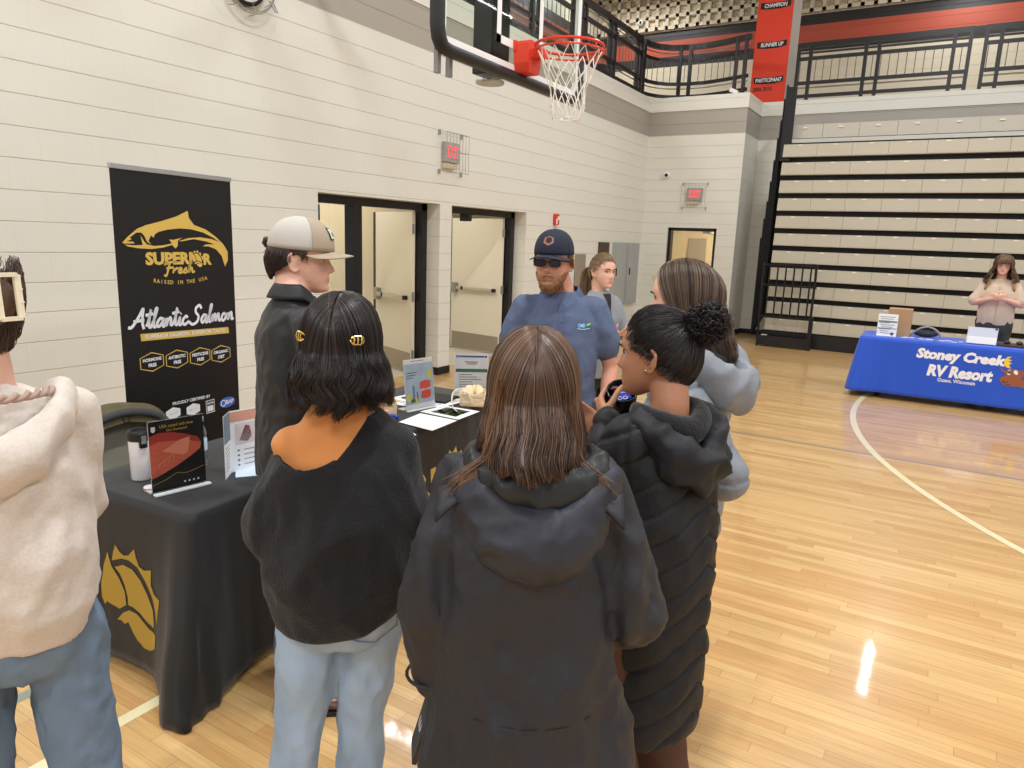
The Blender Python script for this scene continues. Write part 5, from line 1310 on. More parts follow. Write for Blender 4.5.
def cap(P, cols, patch, brim_dir=0):
    """baseball cap in head space; cols: front, back, brim"""
    M = P['M'] @ Matrix.Rotation(rad(-2), 4, 'X'); t = P['t']
    A0 = (.0865, .112, .108); zb = .034
    def dome(az, v): pl = v*pi/2; q = V((A0[0]*sin(pl)**.9*sin(az), A0[1]*sin(pl)**.9*cos(az)-.004, zb+A0[2]*cos(pl)**.85)); return q
    for nm, a0, a1, mm in (('cap_front', -62, 62, cols[0]), ('cap_crown', 62, 298, cols[1])):
        m = MB(); m.grid(lambda u, v: M @ dome(rad(a0+(a1-a0)*u), .02+.98*v), 30, 18); o = m.build(nm, mm, t, smooth=True); solid(o, .003, 1)
    for az in (0, 62, 120, 180, 240, 298):
        m = MB(); m.tube([M @ (dome(rad(az), v/12)*1.012) for v in range(1, 13)], .0011, 5); m.build('seam', cols[0] if az in (0,) else cols[1], t)
    MB().ellipsoid(M @ V((0, -.004, zb+A0[2]+.001)), (.008, .008, .004)).build('top_button', cols[0], t, smooth=True)
    def brim(u, v, th=0):
        a = rad(-72+144*u); inn = V((A0[0]*sin(a), A0[1]*cos(a)-.004, zb-.002)); ext = .070*cos(a*1.08)**.55*v
        q = inn+V((sin(a)*.25, 1, 0)).normalized()*ext; q.z += -.004-2.6*q.x*q.x-.10*ext+th+.0032; return M @ q
    m = MB(); nu, nv = 28, 8
    m.grid(lambda u, v: brim(u, v), nu, nv); o = m.build('brim', cols[2], t, smooth=True); solid(o, .004, 1)
    m = MB(); m.tube([M @ (dome(rad(a), 1.0)*1.004+V((0, 0, -.001))) for a in range(60, 301, 8)], .0016, 5); m.build('sweatband_edge', cols[2], t)
    return M, dome
def glasses(P, m, lens, w_=.052, hgt=.036, y=.1, z=0, r=.0018, shape=3.0):
    M = P['M']; b = MB(); 
    for X in (-1, 1):
        pts = []
        for k in range(24):
            t = 2*pi*k/24; c, s = cos(t), sin(t); pts.append(M @ V((X*.0335+math.copysign(abs(c)**(2/shape), c)*w_/2, y-.10*abs(X*.0335+c*w_/2)**1.3*.9+.002, z+math.copysign(abs(s)**(2/shape), s)*hgt/2)))
        b.tube(pts, r, 6, closed=True)
        l = MB(); l.add(pts, [tuple(range(24))]); l.build('lens', lens, P['t'])
        b.tube([M @ V((X*.061, y-.008, z+.008)), M @ V((X*.0745, y-.035, z+.008)), M @ V((X*.081, 0, z+.006)), M @ V((X*.083, -.02, z-.01))], r, 6)
    b.tube([M @ V((-.009, y+.0, z+.004)), M @ V((0, y+.004, z+.007)), M @ V((.009, y, z+.004))], r, 6)
    return b.build('glasses_frame', m, P['t'])
def hood_down(P, name, m, c, w_, dep_, drop, r, voxel=.01, disp=None, flat=.75, tilt=0, inner=None):
    """crescent of cloth lying behind the neck. c: centre of the neck, w_: half width, dep_: how far back, drop: how low"""
    mb = MB(); n = 15; pr = None
    for i in range(n):
        a = -1+2*i/(n-1); th = a*rad(112); ca = cos(th)
        p = V(c)+V((sin(th)*w_, -ca*dep_ if ca > 0 else -ca*dep_*.7, -drop*max(0, ca)**1.5+.02*abs(a)+tilt*a)); rr = r*(.55+.45*max(0, cos(a*1.35)))
        mb.ellipsoid(p, (rr*flat*1.1, rr*flat, rr*1.15), (0, 0, th), 16, 10)
        if pr is not None: mb.cap(pr[0], p, pr[1]*flat, rr*flat, 14)
        pr = (p, rr)
    return put(name, remesh(mb, voxel, 8, disp), m, P['t'])

denimL = mat('denim_light', (158, 178, 200), .85, nscale=7, namt=.16, bump=.006, bscale=22, stretch=(1, 1, .6))
denimG = mat('denim_grey', (106, 126, 148), .85, nscale=7, namt=.18, bump=.006, bscale=22, stretch=(1, 1, .6))
denimD = mat('denim_dark', (52, 66, 92), .85, nscale=5, namt=.12)
skA = skinmat('skin_fair', (226, 178, 156), (196, 112, 104)); skB = skinmat('skin_ruddy', (214, 154, 130), (186, 100, 92)); skC = skinmat('skin_brown', (178, 126, 98), (146, 84, 76))
shoeB = mat('boot_brown', (84, 60, 48), .5); shoeK = mat('shoe_black', (34, 34, 36), .5); soleW = mat('sole_white', (215, 212, 204), .5)
blackcoat = mat('coat_black', (30, 31, 35), .55, bump=.0005, bscale=220)
# ================================================================ woman in the black sweater
PS = person('person in an oversized black sweater over orange, dark bob with gold clips, seen from behind', (-1.265, 1.285), -40, 1.625,
    dict(Le=(-.165, -.01, 1.04), Lw=(-.08, .17, 1.03), Re=(.165, -.01, 1.05), Rw=(.10, .17, 1.06), Lh=((.6, .7, .1), (0, -.2, -1), .5), Rh=((-.6, .7, .1), (0, -.2, -1), .5), head=(10, 4, 0), sw=.90, zf=.955,
         Lk=(-.12, -.02, .44), La=(-.19, -.06, .075), Rk=(.04, .02, .44), Ra=(.03, -.0, .075)), skA, voxel=.007)
bk = mat('knit_black', (24, 24, 27), .95, sheen=.12, bump=.0045, bscale=230)
swd = folds(((6, 6, 3.5), .018, 2, True), ((15, 15, 9), .006, 4, True), ((30, 30, 30), .002, 7, False))
me = torso_sleeves(PS, [(.74, .13, .115, -.01, -.01), (.80, .16, .145, -.02, -.01), (.92, .195, .165, -.025), (1.08, .20, .155, -.02), (1.2, .170, .130, -.02), (1.27, .145, .106, -.015), (1.34, .108, .086, -.01)], (.058, .074, .088, .07, .045), voxel=.011, smooth=7, disp=swd)
nl_ = lambda c: 1.222+(6.5 if c.x > -.075 else 4.0)*(c.x+.075)**2+.12*max(0, c.y)
hm_ = lambda c: .775+.55*max(0, c.x+.02)**1.3
cut(me, lambda c: hm_(c) < c.z < nl_(c), lambda c: nl_(c) if c.z > 1.1 else hm_(c))
o = put('sweater', me, bk, PS['t']); solid(o, .008, 0)
orange = mat('orange_shirt', (206, 134, 72), .7, sheen=.1)
me = torso_sleeves(PS, [(1.0, .13, .1, -.01), (1.2, .155, .11, -.01), (1.27, .126, .083, -.012), (1.32, .098, .070, -.015), (1.37, .066, .062, -.02)], (.054, .05, .05, .04, .03), upto=.4, voxel=.009, smooth=8)
put('undershirt', cut(me, lambda c: c.z > nl_(c)-.02, True), orange, PS['t'])
o = trousers(PS, denimL, 'jeans', (.092, .085, .07, .068, .07), hipa=.16, hipb=.135, disp=folds(((10, 10, 5), .010, 3, True), ((24, 24, 14), .004, 5, True)))
tr = bvh(o); A = Art()
A.outline([(-.055, .06), (-.055, -.05), (0, -.075), (.055, -.05), (.055, .06)], .004); densify(A, 3)
decal('back_pocket', mat('denim_seam', (112, 132, 158), .85), o, tr, (.085, -.5, .82), (1, 0, 0), (0, 0, 1), (0, 1, 0), A, .0025)
shoes(PS, mat('shoe_white', (220, 218, 212), .6), soleW)
hb = long_hair(PS, [(26, 20, 19), (40, 31, 28), (58, 45, 39), (22, 17, 17)], 'bob', .15, n=2600, part=.012, spread=.19, wave=.013, wfreq=1.7, front=46, thick=.02, r=.0010, tips=.035, tuck=-.12, out=.012,
               lenf=lambda u, s_: .145-.015*(1-u))
goldm = mat('clip_gold', (214, 190, 120), .25, metal=1)
def claw(P, c, rz, sc=1.0, m=goldm, par=None):
    b = MB(); R_ = Matrix.Rotation(rz, 3, 'Z'); c = V(c)
    f = lambda x, y, z: c+R_ @ (V((x, y, z))*sc)
    b.tube([f(-.018, -.004, .008), f(-.009, -.009, .014), f(.009, -.009, .014), f(.018, -.004, .008)], .0024, 6); b.tube([f(-.018, -.004, -.008), f(-.009, -.009, -.014), f(.009, -.009, -.014), f(.018, -.004, -.008)], .0024, 6)
    for x in (-.012, 0, .012): b.tube([f(x, -.008, .013), f(x, -.013, .0), f(x, -.008, -.013)], .0022, 6)
    b.tube([f(-.018, -.004, .008), f(-.022, .004, 0), f(-.018, -.004, -.008)], .002, 6); b.tube([f(.018, -.004, .008), f(.022, .004, 0), f(.018, -.004, -.008)], .002, 6)
    return b.build('claw_clip', m, P['t'])
claw(PS, (-.088, -.062, 1.535), -.85, .72); claw(PS, (.045, -.122, 1.535), .25, .72)

# ================================================================ woman in the dark hooded coat
PB = person('person with long brown hair in a charcoal hooded coat, back to the camera', (-.685, 1.235), -30, 1.60,
    dict(Le=(-.205, -.03, 1.0), Lw=(-.20, .02, .80), Re=(.235, -.03, 1.02), Rw=(.165, .12, .90), Lh=((.05, .1, -1), (1, .2, 0), .55), Rh=((-.4, .8, -.35), (-1, 0, 0), .4), head=(0, 2, 0), sw=.95), skA, voxel=.007)
fb = folds(((6, 6, 2.0), .020, 4, True), ((14, 14, 7), .009, 8, True), ((30, 30, 22), .003, 3, True))
coatm = mat('coat_charcoal', (38, 39, 45), .6, bump=.006, bscale=13, detail=5)
me = torso_sleeves(PB, [(.66, .235, .168, -.03, .012), (.74, .23, .164, -.03, .010), (.90, .195, .15, -.02), (1.05, .18, .14, -.02), (1.16, .18, .135, -.02), (1.25, .155, .11, -.015), (1.33, .09, .075, -.01)], (.062, .064, .068, .062, .054), voxel=.010, smooth=5, disp=fb)
o = put('coat', me, coatm, PB['t'])
o2 = MB(); o2.tube([V(PB['Lw'])+V((0, -.0, .02))+V((.058*cos(a), .058*sin(a), .0)) for a in [2*pi*i/20 for i in range(20)]], .004, 6, closed=True); o2.build('cuff_seam', coatm, PB['t'])
hood_down(PB, 'hood', mat('hood_charcoal', (41, 43, 53), .58, bump=.007, bscale=12), (0.01, -.03, 1.285), .135, .13, .075, .070, disp=folds(((7, 7, 10), .009, 6, True), ((18, 18, 18), .006, 2, True)), flat=.72)
lin = mat('coat_lining', (32, 35, 36), .42)
hood_down(PB, 'hood_lining', lin, (0.01, -.03, 1.325), .125, .105, .02, .042, disp=folds(((30, 30, 12), .006, 9, True),), flat=.8)
for X in (-1, 1):
    m = MB(); m.grid(lambda u, v: V((X*(.07+.11*u), -.05-.075*v+.015*sin(u*5), 1.345-.06*u-.035*v*v+.008*sin(u*7+v*3))), 10, 6)
    o = m.build('collar_flap', coatm, PB['t'], smooth=True); solid(o, .006, 0)
tr = bvh([c for c in PB['t'].children if c.name.startswith('coat')][0])
A = Art(); A.rect(-.14, -.003, .14, .003); densify(A, 5); decal('hem_seam', mat('seam_dark', (38, 39, 44), .6), PB['t'], tr, (0, -.6, .84), (1, 0, .0), (0, 0, 1), (0, 1, 0), A, .0015)
trousers(PB, denimL, 'jeans', hipa=.17, hipb=.13, voxel=.013); shoes(PB, shoeK, soleW)
lh = long_hair(PB, [(70, 49, 37), (94, 68, 51), (122, 92, 69), (56, 39, 30)], 'long', .27, n=3600, part=.004, spread=.12, wave=.005, wfreq=1.3, front=52, thick=.015, r=.00095, tips=.05, tuck=-.55, out=.0, seed=4,
               lenf=lambda u, s_: .10+.03*u)
# flyaway strands sweeping over the collar to the left
M = PB['M']; st = []; rn_ = random.Random(8)
for sg, n_ in ((-1, 150), (1, 110)):
    for i in range(n_):
        a = rn_.random(); b = rn_.random(); c = rn_.random(); z = -.125-.02*b
        st.append([M @ p for p in spline([(sg*(.02+.06*a), -.104-.006*b, .03-.10*rn_.random()), (sg*(.03+.065*a), -.113, -.105), (sg*(.05+.055*a), -.118, z), (sg*(.07+.07*a+.02*c), -.126, z-.025-.01*c), (sg*(.09+.09*a*c+.02*b), -.12, z-.045-.02*b)], 4)])
raw_build(strand_mesh(st, .0008, 4), 'hair_strands', hairmats('long_x', [(94, 68, 51), (122, 92, 69), (80, 56, 42), (134, 102, 78)]), lh)
# phone in the left hand
t = thing('phone', 'black phone held at the hip by the person in the charcoal coat', 'phone', (0, 0, 0)); 
Wl = PB['t'].matrix_basis @ V((-.218, .0, .70)); t.location = Wl; t.rotation_euler = (.1, .25, -PB['t'].rotation_euler.z*-1+.2)
MB().box((0, 0, 0), (.012, .075, .155), bev=.004).build('phone_body', mat('phone_case', (34, 30, 26), .4), t); A = Art(); A.text('LU', 0, .0, .03, bold=.03); A.build('logo', paper, t, lambda a, b: V((-.0065, -a, b)))

# ================================================================ woman in the long black puffer
PP = person('person in a long black quilted puffer coat, curly black bun, holding a dark tumbler', (-.59, 1.77), -65, 1.61,
    dict(Le=(-.14, .06, 1.12), Lw=(-.05, .165, 1.28), Re=(.16, .12, 1.10), Rw=(.03, .24, 1.22), head=(-27, 3, 0), hoff=(.0, .03, 0), sw=.95,
         Lh=((.35, .75, .45), (.85, -.35, .1), .7, 1, dict(thumb=(.35, .7, .6))), Rh=((-.5, .6, .5), (-.6, -.5, .1), .6)), skC, voxel=.0055, k=dict(browm=mat('brow_black', (28, 22, 20), .8)))
def quilt(c, n):
    a = math.atan2(c.x, -c.y); s_ = a*.17
    per = .085; q = (c.z+.55*abs(s_-.05)-.2)/per; fr_ = abs((q % 1)-.5)*2     # 0 at pillow middle, 1 at a seam
    side = abs(s_-.02)
    g = -.0075*exp(-((1-fr_)/.13)**2)+.002*(1-fr_**2)
    g += -.007*exp(-((s_+.22)/.006)**2)-.006*exp(-((s_-.20)/.006)**2)
    return g+.007*nz(c, (16, 16, 16), 3)+.010*(ridge(c, (6, 6, 4), 5)-.5)
pufm = mat('puffer_black', (31, 32, 36), .6, spec=.35, bump=.004, bscale=26)
me = torso_sleeves(PP, [(.455, .14, .13, -.02, -.01), (.52, .15, .14, -.02, -.005), (.72, .145, .14, -.02, .0), (.95, .145, .14, -.02, .0), (1.1, .155, .14, -.01), (1.2, .16, .13, -.01), (1.28, .14, .10, -.01), (1.34, .085, .075, -.01)], (.064, .07, .068, .06, .05), voxel=.0075, smooth=6, disp=quilt)
put('puffer_coat', me, pufm, PP['t'])
hood_down(PP, 'hood', pufm, (0, -.03, 1.31), .112, .12, .08, .06, disp=folds(((9, 9, 12), .018, 6, True), ((20, 20, 20), .006, 3, True)), flat=.75)
hood_down(PP, 'hood_lining', mat('fleece_black', (18, 18, 20), .95, sheen=.2, bump=.003, bscale=120), (0, -.01, 1.338), .095, .085, .02, .036, flat=.9)
o = MB(); o.box((0, 0, 0), (.001, .001, .001))
trousers(PP, mat('trouser_brown', (84, 54, 42), .8), 'trousers', (.1, .09, .08, .085, .09), hipa=.16, voxel=.012); shoes(PP, shoeK, soleW)
kh = [(22, 17, 17), (34, 27, 26), (16, 13, 13), (50, 40, 38)]
o, ms = pulled_hair(PP, kh, (0, -.78, .62), n=2000, front=36, off=.009, curl=.004, seed=5, nape=116)
# the curly bun
rn_ = random.Random(21); M = PP['M']; bc = V((0, -.135, .085)); st = []
m = MB(); m.ellipsoid(M @ bc, (.040, .040, .038)); m.build('bun', ms[2], o, smooth=True)
for i in range(620):
    d = V((rn_.gauss(0, 1), rn_.gauss(0, 1), rn_.gauss(0, 1))).normalized(); r0 = .031+.017*rn_.random(); ax = d.orthogonal().normalized(); ph = rn_.random()*6; q = []
    ax2 = d.cross(ax); L_ = rn_.uniform(.03, .06); tdir = (ax*cos(ph)+ax2*sin(ph)); e2 = d.cross(tdir)
    for j in range(14):
        t = j/13; w_ = t*2*pi*1.6+ph; q.append(M @ (bc+(d+tdir*t*1.2).normalized()*(r0+.010*sin(w_)+.012*t)+e2*.010*cos(w_)))
    st.append(q)
raw_build(strand_mesh(st, .0012, 4), 'bun_curls', ms, o)
st = []
for i in range(160):      # baby hairs at temple and nape
    sd = rn_.choice((-1, 1)); a = rn_.choice((rn_.uniform(62, 100), rn_.uniform(130, 178))); d = dirv(rad(a)*sd, rad(72+.33*(a-60)+rn_.uniform(-4, 8))); q = []
    for j in range(8): t = j/7; q.append(M @ (ell(dirv(rad(a)*sd+.1*sin(t*5+i), rad(72+.33*(a-60))+.16*t+rn_.uniform(-.01, .01)), .002+.006*sin(t*3))))
    st.append(q)
raw_build(strand_mesh(st, .0007, 4), 'hair_wisps', ms, o)
m = MB(); e_ = M @ V((-.086, .0, -.035)); m.ellipsoid(e_, (.003, .003, .003)); m.build('earring', goldm, PP['t'])
# tumbler in her left hand
t = thing('tumbler', 'black insulated tumbler with a blue carton inside, held by the person with the bun', 'tumbler')
tips = PP['Ltips']; wl = PP['t'].matrix_basis
cupc = wl @ V((.035, .20, 1.335)); t.location = cupc
ax = (V((.0, 0, H))-cupc); ax = (V((0, 0, 1))*.80+V((ax.x, ax.y, 0)).normalized()*.55).normalized(); t.rotation_euler = ax.to_track_quat('Z', 'Y').to_euler()
MB().lathe([(0, -.12), (.030, -.12), (.033, -.11), (.037, -.05), (.042, .0), (.044, .035), (.045, .04), (.0415, .04), (.040, .03), (.036, -.04), (.03, -.10), (0, -.10)], 32).build('cup_wall', mat('tumbler_black', (20, 20, 23), .3), t, smooth=True)
m = MB(); m.box((-.004, .006, -.01), (.048, .03, .06), rot=(.3, .1, .5), bev=.003); q = m.build('blue_carton', mat('carton_blue', (36, 60, 190), .35), t)
A = Art(); A.outline([(-.012+.007*cos(a), -.008+.007*sin(a)) for a in [2*pi*i/14 for i in range(14)]], .002); A.outline([(.004+.007*cos(a), -.01+.007*sin(a)) for a in [2*pi*i/14 for i in range(14)]], .002); A.stroke([(-.02, .006), (0, .012), (.018, .008)], .0016)
Rm = Euler((.3, .1, .5)).to_matrix(); A.build('white_marks', paper, q, lambda a, b: V((-.004, .006, -.01))+Rm @ V((a, b*.8, .0305)))

# ================================================================ woman in the grey puffer
PG = person('person with long dark-blond hair in a grey puffer jacket, in profile behind the bun', (-.72, 2.37), -80, 1.72,
    dict(Le=(-.17, -.25, 1.07), Lw=(-.17, -.03, 1.03), Re=(.2, .0, 1.1), Rw=(.12, .22, 1.1), head=(-14, 4, 0), hoff=(.01, .035, 0), hs=1.06), skA, voxel=.0055, k=dict(browm=mat('brow_brown', (84, 62, 48), .8)))
gq = lambda c, n: (-.009*exp(-((1-abs((((c.z+.12*abs(c.x))/.085) % 1)-.5)*2)/.12)**2)+.004*(1-(abs((((c.z+.12*abs(c.x))/.085) % 1)-.5)*2)**2)+.007*nz(c, (14, 14, 14), 2))
gm = mat('puffer_grey', (124, 130, 138), .5, bump=.004, bscale=28)
me = torso_sleeves(PG, [(.78, .155, .14, -.01), (.86, .165, .145, -.01), (1.0, .16, .14, -.01), (1.2, .165, .135, -.01), (1.3, .16, .12, -.015), (1.38, .13, .09, -.01), (1.44, .08, .07, -.01)], (.064, .07, .07, .064, .05), voxel=.010, smooth=5, disp=gq)
put('puffer_jacket', me, gm, PG['t'])
hood_down(PG, 'hood', gm, (0, -.04, 1.40), .125, .155, .085, .068, disp=folds(((10, 10, 10), .010, 6, True),), flat=.8)
hood_down(PG, 'hood_lining', mat('lining_black', (26, 26, 28), .7), (0, -.02, 1.42), .10, .095, .02, .034, flat=.9)
trousers(PG, mat('trouser_black', (30, 30, 34), .8), 'trousers', voxel=.014); shoes(PG, shoeK, soleW)
long_hair(PG, [(78, 60, 48), (104, 84, 68), (130, 108, 88), (62, 48, 40)], 'greyhair', .17, n=1700, spread=.1, wave=.004, front=76, thick=.026, r=.0010, seed=6, tuck=-.3, lenf=lambda u, s_: .13+.06*u, rootf=30)

# ================================================================ man in the blue polo
PM = person('man in a blue polo, navy cap and dark glasses, ginger beard, facing the group', (-1.55, 3.02), 150, 1.80,
    dict(Le=(-.255, -.02, 1.19), Lw=(-.225, .11, .95), Re=(.25, -.02, 1.18), Rw=(.16, .20, 1.02), head=(17, 0, 0), hoff=(.045, 0, 0), Lh=((.3, .3, -.9), (.9, .2, 0), .4), Rh=((-.6, .7, 0), (0, 0, -1), .4), sw=.98), skB, voxel=.0058, female=False, girth=1.1, k=dict(nose=1.1, brow=1.3))
bp = mat('polo_blue', (84, 97, 126), .8, bump=.006, bscale=14, nscale=60, namt=.05)
pf = folds(((7, 7, 3), .011, 4, True), ((20, 20, 12), .004, 8, True))
me = torso_sleeves(PM, [(.89, .192, .148, 0), (1.0, .19, .148, .008), (1.12, .175, .14, .012), (1.28, .185, .135, .006), (1.40, .18, .12, -.004), (1.47, .15, .095, -.01), (1.54, .078, .07, -.012)], (.064, .076, .072, 0, 0), upto=.62, voxel=.009, smooth=5, disp=pf)
o = put('polo_shirt', me, bp, PM['t']); tr = bvh(o)
def collar(P, m, zc, rx, ry, dz, yc=-.008, xo=0, open_=.55, fall=.042):
    b = MB()
    def f(u, v):
        a = -pi+open_+(2*pi-2*open_)*u; q = abs(2*u-1)
        fr = max(0, q-.6)/.4
        return V((xo-sin(a)*(rx+.034*v)*(1-.1*fr), yc-cos(a)*(ry+.030*v), zc-fall*v**1.3-dz*fr-.012*v*fr+.006*(1-fr)))
    b.grid(f, 30, 5); return solid(b.build('collar', m, P['t'], smooth=True), .003, 0)
collar(PM, mat('polo_blue_collar', (76, 88, 116), .8), 1.562, .076, .074, .05, yc=-.004, fall=.05)
A = Art(); A.rect(-.014, -.16, .014, .0); densify(A, 3); o2 = decal('placket', mat('polo_blue_collar', (76, 88, 116), .8), PM['t'], tr, (0, .5, 1.49), (-1, 0, 0), (0, 0, 1), (0, -1, 0), A, .004); solid(o2, .002, 1)
for z in (1.36, 1.41, 1.46):
    h_ = tr.ray_cast(V((0, .5, z)), V((0, -1, 0)))
    if h_[0]: q = MB(); q.ellipsoid(h_[0]+V((0, .006, 0)), (.005, .003, .005), n=10, m=6); q.build('button', mat('button', (70, 84, 110), .4), PM['t'])
A = Art(); A.text('OMD', -.01, 0, .022, w=.035, bold=.04); A.stroke([(-.03, -.012), (.0, -.016), (.03, -.012)], .004); densify(A, 0) if False else None
decal('chest_logo', mat('logo_pale', (150, 200, 235), .5), PM['t'], tr, (-.105, .5, 1.395), (-1, 0, 0), (0, 0, 1), (0, -1, 0), A, .004)
A = Art(); A.poly([(.012, -.004), (.03, .004), (.034, .012), (.018, .010)]); decal('chest_logo', mat('logo_green', (120, 210, 90), .5), PM['t'], tr, (-.105, .5, 1.395), (-1, 0, 0), (0, 0, 1), (0, -1, 0), A, .0045)
trousers(PM, denimD, 'jeans', (.1, .088, .072, .066, .062), hipa=.165, hipb=.125, voxel=.013); shoes(PM, shoeB, shoeK, True)
navy = mat('cap_navy', (30, 36, 54), .8, bump=.0006, bscale=250)
M, dome = cap(PM, (navy, navy, navy), None)
m = MB(); hexp = [(0, .026), (.026, .014), (.026, -.012), (0, -.024), (-.026, -.012), (-.026, .014)]
m.add([M @ (dome(math.asin(x/.09), .66-y*6.0)*1.015+V((0, .004, 0))) for x, y in hexp], [(0, 1, 2, 3, 4, 5)])
m.build('leather_patch', mat('leather', (148, 92, 68), .6), PM['t'])
short_hair(PM, [(96, 66, 48), (120, 84, 60)], n=500, seed=7, low=16)
glasses(PM, ink, mat('lens_dark', (52, 36, 50), .12), y=.104, z=-.005, hgt=.031, w_=.05)
def beard(P, cols, n=1300):
    M = P['M']; Mi = M.inverted(); src = P['body'].data; rn_ = random.Random(9)
    def reg(q):
        a = abs(q.x)
        if q.y < .012 or q.z < -.128 or a > .072: return False
        top = -.0515-.12*max(0, a-.024) if a < .05 else -.0557-.55*(a-.05)-.0
        if a > .056: top = -.035-.02*(.072-a)/.016
        if q.z > top: return False
        if a < .018 and abs(q.z+.0695) < .0048: return False
        return True
    idx = {}; m = MB(); fcs = []
    nrm = [v.normal.copy() for v in src.vertices]; loc = [Mi @ v.co for v in src.vertices]
    for p in src.polygons:
        if all(reg(loc[i]) for i in p.vertices):
            for i in p.vertices:
                if i not in idx: idx[i] = len(idx); m.v.append(src.vertices[i].co+nrm[i]*(.0035+.0015*noise.noise(src.vertices[i].co*140)))
            fcs.append(tuple(idx[i] for i in p.vertices))
    m.f = fcs; m.m = [0]*len(fcs); ms = hairmats('beard', cols)
    o = m.build('beard', ms[0], P['t'], smooth=True); solid(o, .003, -1)
    ks = list(idx); st = []; R3 = M.to_3x3().normalized()
    for _ in range(n):
        i = rn_.choice(ks); q = loc[i]; g_ = (R3 @ V((q.x*3+rn_.gauss(0, .2), .15, -1))).normalized(); ln = .007+.010*max(0, min(1, (-q.z-.085)/.03)); p = src.vertices[i].co+nrm[i]*.002
        st.append([p, p+(nrm[i]*.55+g_*.5)*ln*.5, p+(nrm[i]*.5+g_)*ln])
    raw_build(strand_mesh(st, .0009, len(ms)), 'beard_strands', ms, o)
beard(PM, [(170, 124, 90), (192, 148, 112), (148, 104, 74)])
A = Art()

# ================================================================ man in the trucker cap
PC = person('young man in a black polo and tan mesh-back cap, in profile beside the banner', (-1.99, 1.80), 25, 1.80,
    dict(Le=(-.23, .02, 1.17), Lw=(-.14, .24, 1.1), Re=(.235, .0, 1.17), Rw=(.17, .22, 1.05), head=(30, 2, 0), hoff=(-.035, .02, 0), Rk=(.1, .0, .5), Ra=(.15, -.09, .085), Rtoe=(.5, .85, 0)), skA, voxel=.0052, female=False, k=dict(nose=1.15))
bpo = mat('polo_black', (20, 21, 24), .6, sheen=.1, bump=.006, bscale=12)
me = torso_sleeves(PC, [(.88, .19, .145, -.01), (1.0, .186, .142, -.01), (1.2, .175, .125, -.015), (1.32, .18, .125, -.02), (1.41, .175, .115, -.022), (1.48, .145, .09, -.02), (1.55, .07, .066, -.005)], (.062, .07, .066, 0, 0), upto=.8, voxel=.009, smooth=5, disp=folds(((8, 8, 4), .010, 4, True), ((18, 18, 14), .004, 8, True)))
put('polo_shirt', me, bpo, PC['t'])
collar(PC, mat('collar_black', (26, 27, 30), .6), 1.588, .070, .068, .045, yc=-.004, xo=-.006, fall=.05)
trousers(PC, denimL, 'jeans', (.1, .085, .07, .066, .064), voxel=.011); shoes(PC, shoeB, shoeK, True)
tanc = mat('cap_tan', (168, 152, 132), .8, bump=.0005, bscale=250); meshc = mat('cap_mesh', (190, 186, 178), .8, bump=.0015, bscale=320)
M, dome = cap(PC, (tanc, meshc, tanc), None)
def pm(x, y, e=.004): a = math.asin(max(-1, min(1, x/.09))); q = dome(a, .66-y*6.2); return M @ (q*1.02+V((0, e, 0)))
A = Art(); 
for nm, hw, hh, e, mm in (('cap_patch_border', .031, .023, .003, ink), ('cap_patch', .027, .019, .0045, mat('patch_pale', (200, 208, 190), .6))):
    m = MB(); m.grid(lambda u, v: pm(-hw+2*hw*u, -hh+2*hh*v, e), 8, 6); m.build(nm, mm, PC['t'])
m = MB(); m.add([pm(-.012, -.008, .006), pm(-.002, .009, .006), pm(.004, .0, .006), pm(.012, .007, .006), pm(.012, -.009, .006)], [(0, 1, 2, 3, 4)]); m.build('patch_mark', mat('patch_green', (80, 110, 80), .6), PC['t'])
st = []; rn_ = random.Random(77)
for i in range(420):
    sd = rn_.choice((-1, 1)); az = rad(rn_.uniform(70, 104)); p0 = rad(rn_.uniform(68, 79)); ln_ = rn_.uniform(.10, .22)*(1.5 if az < rad(82) else .7); st.append([PC['M'] @ ell(dirv(sd*(az-.06*t/5), p0+ln_*t/5), .003+.004*sin(t*.6)) for t in range(6)])
raw_build(strand_mesh(st, .0009, 2), 'sideburn_hair', hairmats('side_c', [(52, 38, 32), (70, 52, 42)]), PC['t'])
hc = short_hair(PC, [(52, 38, 32), (70, 52, 42), (40, 29, 26)], n=1500, seed=12, ln=.04, low=30, az0=97, off=(.004, .016), r=.0010)
m = MB(); M0 = PC['M']; m.tube([M0 @ V((0, -.108, .06)), M0 @ V((0, -.125, .058)), M0 @ V((0, -.13, .045)), M0 @ V((0, -.122, .03))], [.009, .011, .009, .004], 8); m.build('hair_tuft', mat('short_12_0', (52, 38, 32)), PC['t'], smooth=True)

# ================================================================ woman in the cream hoodie
PH = person('person in a cream fleece hoodie and blue jeans, claw-clipped hair, at the left edge', (-1.757, .713), -60, 1.69,
    dict(Le=(-.2, .0, 1.08), Lw=(-.12, .2, 1.05), Re=(.128, .05, 1.12), Rw=(.09, .2, 1.12), head=(-34, 4, 0), hoff=(-.03, 0, 0), Rh=((-.6, .6, .2), (0, 0, -1), .5), Lk=(-.12, .02, .46), Rk=(.11, .0, .46), Ra=(.13, -.03, .08)), skA, voxel=.008, girth=.88)
cf = mat('fleece_cream', (208, 198, 188), .95, sheen=.2, nscale=160, namt=.06, bump=.008, bscale=11)
me = torso_sleeves(PH, [(.84, .15, .13, -.02), (.88, .155, .135, -.02), (.91, .175, .15, -.025), (1.05, .175, .155, -.03), (1.2, .172, .14, -.02), (1.3, .16, .12, -.02), (1.37, .14, .09, -.015), (1.43, .08, .07, -.01)], (.062, .07, .075, .065, .045), voxel=.011, smooth=5, disp=folds(((7, 7, 4), .015, 4, True), ((18, 18, 10), .005, 8, True)))
put('hoodie', me, cf, PH['t'])
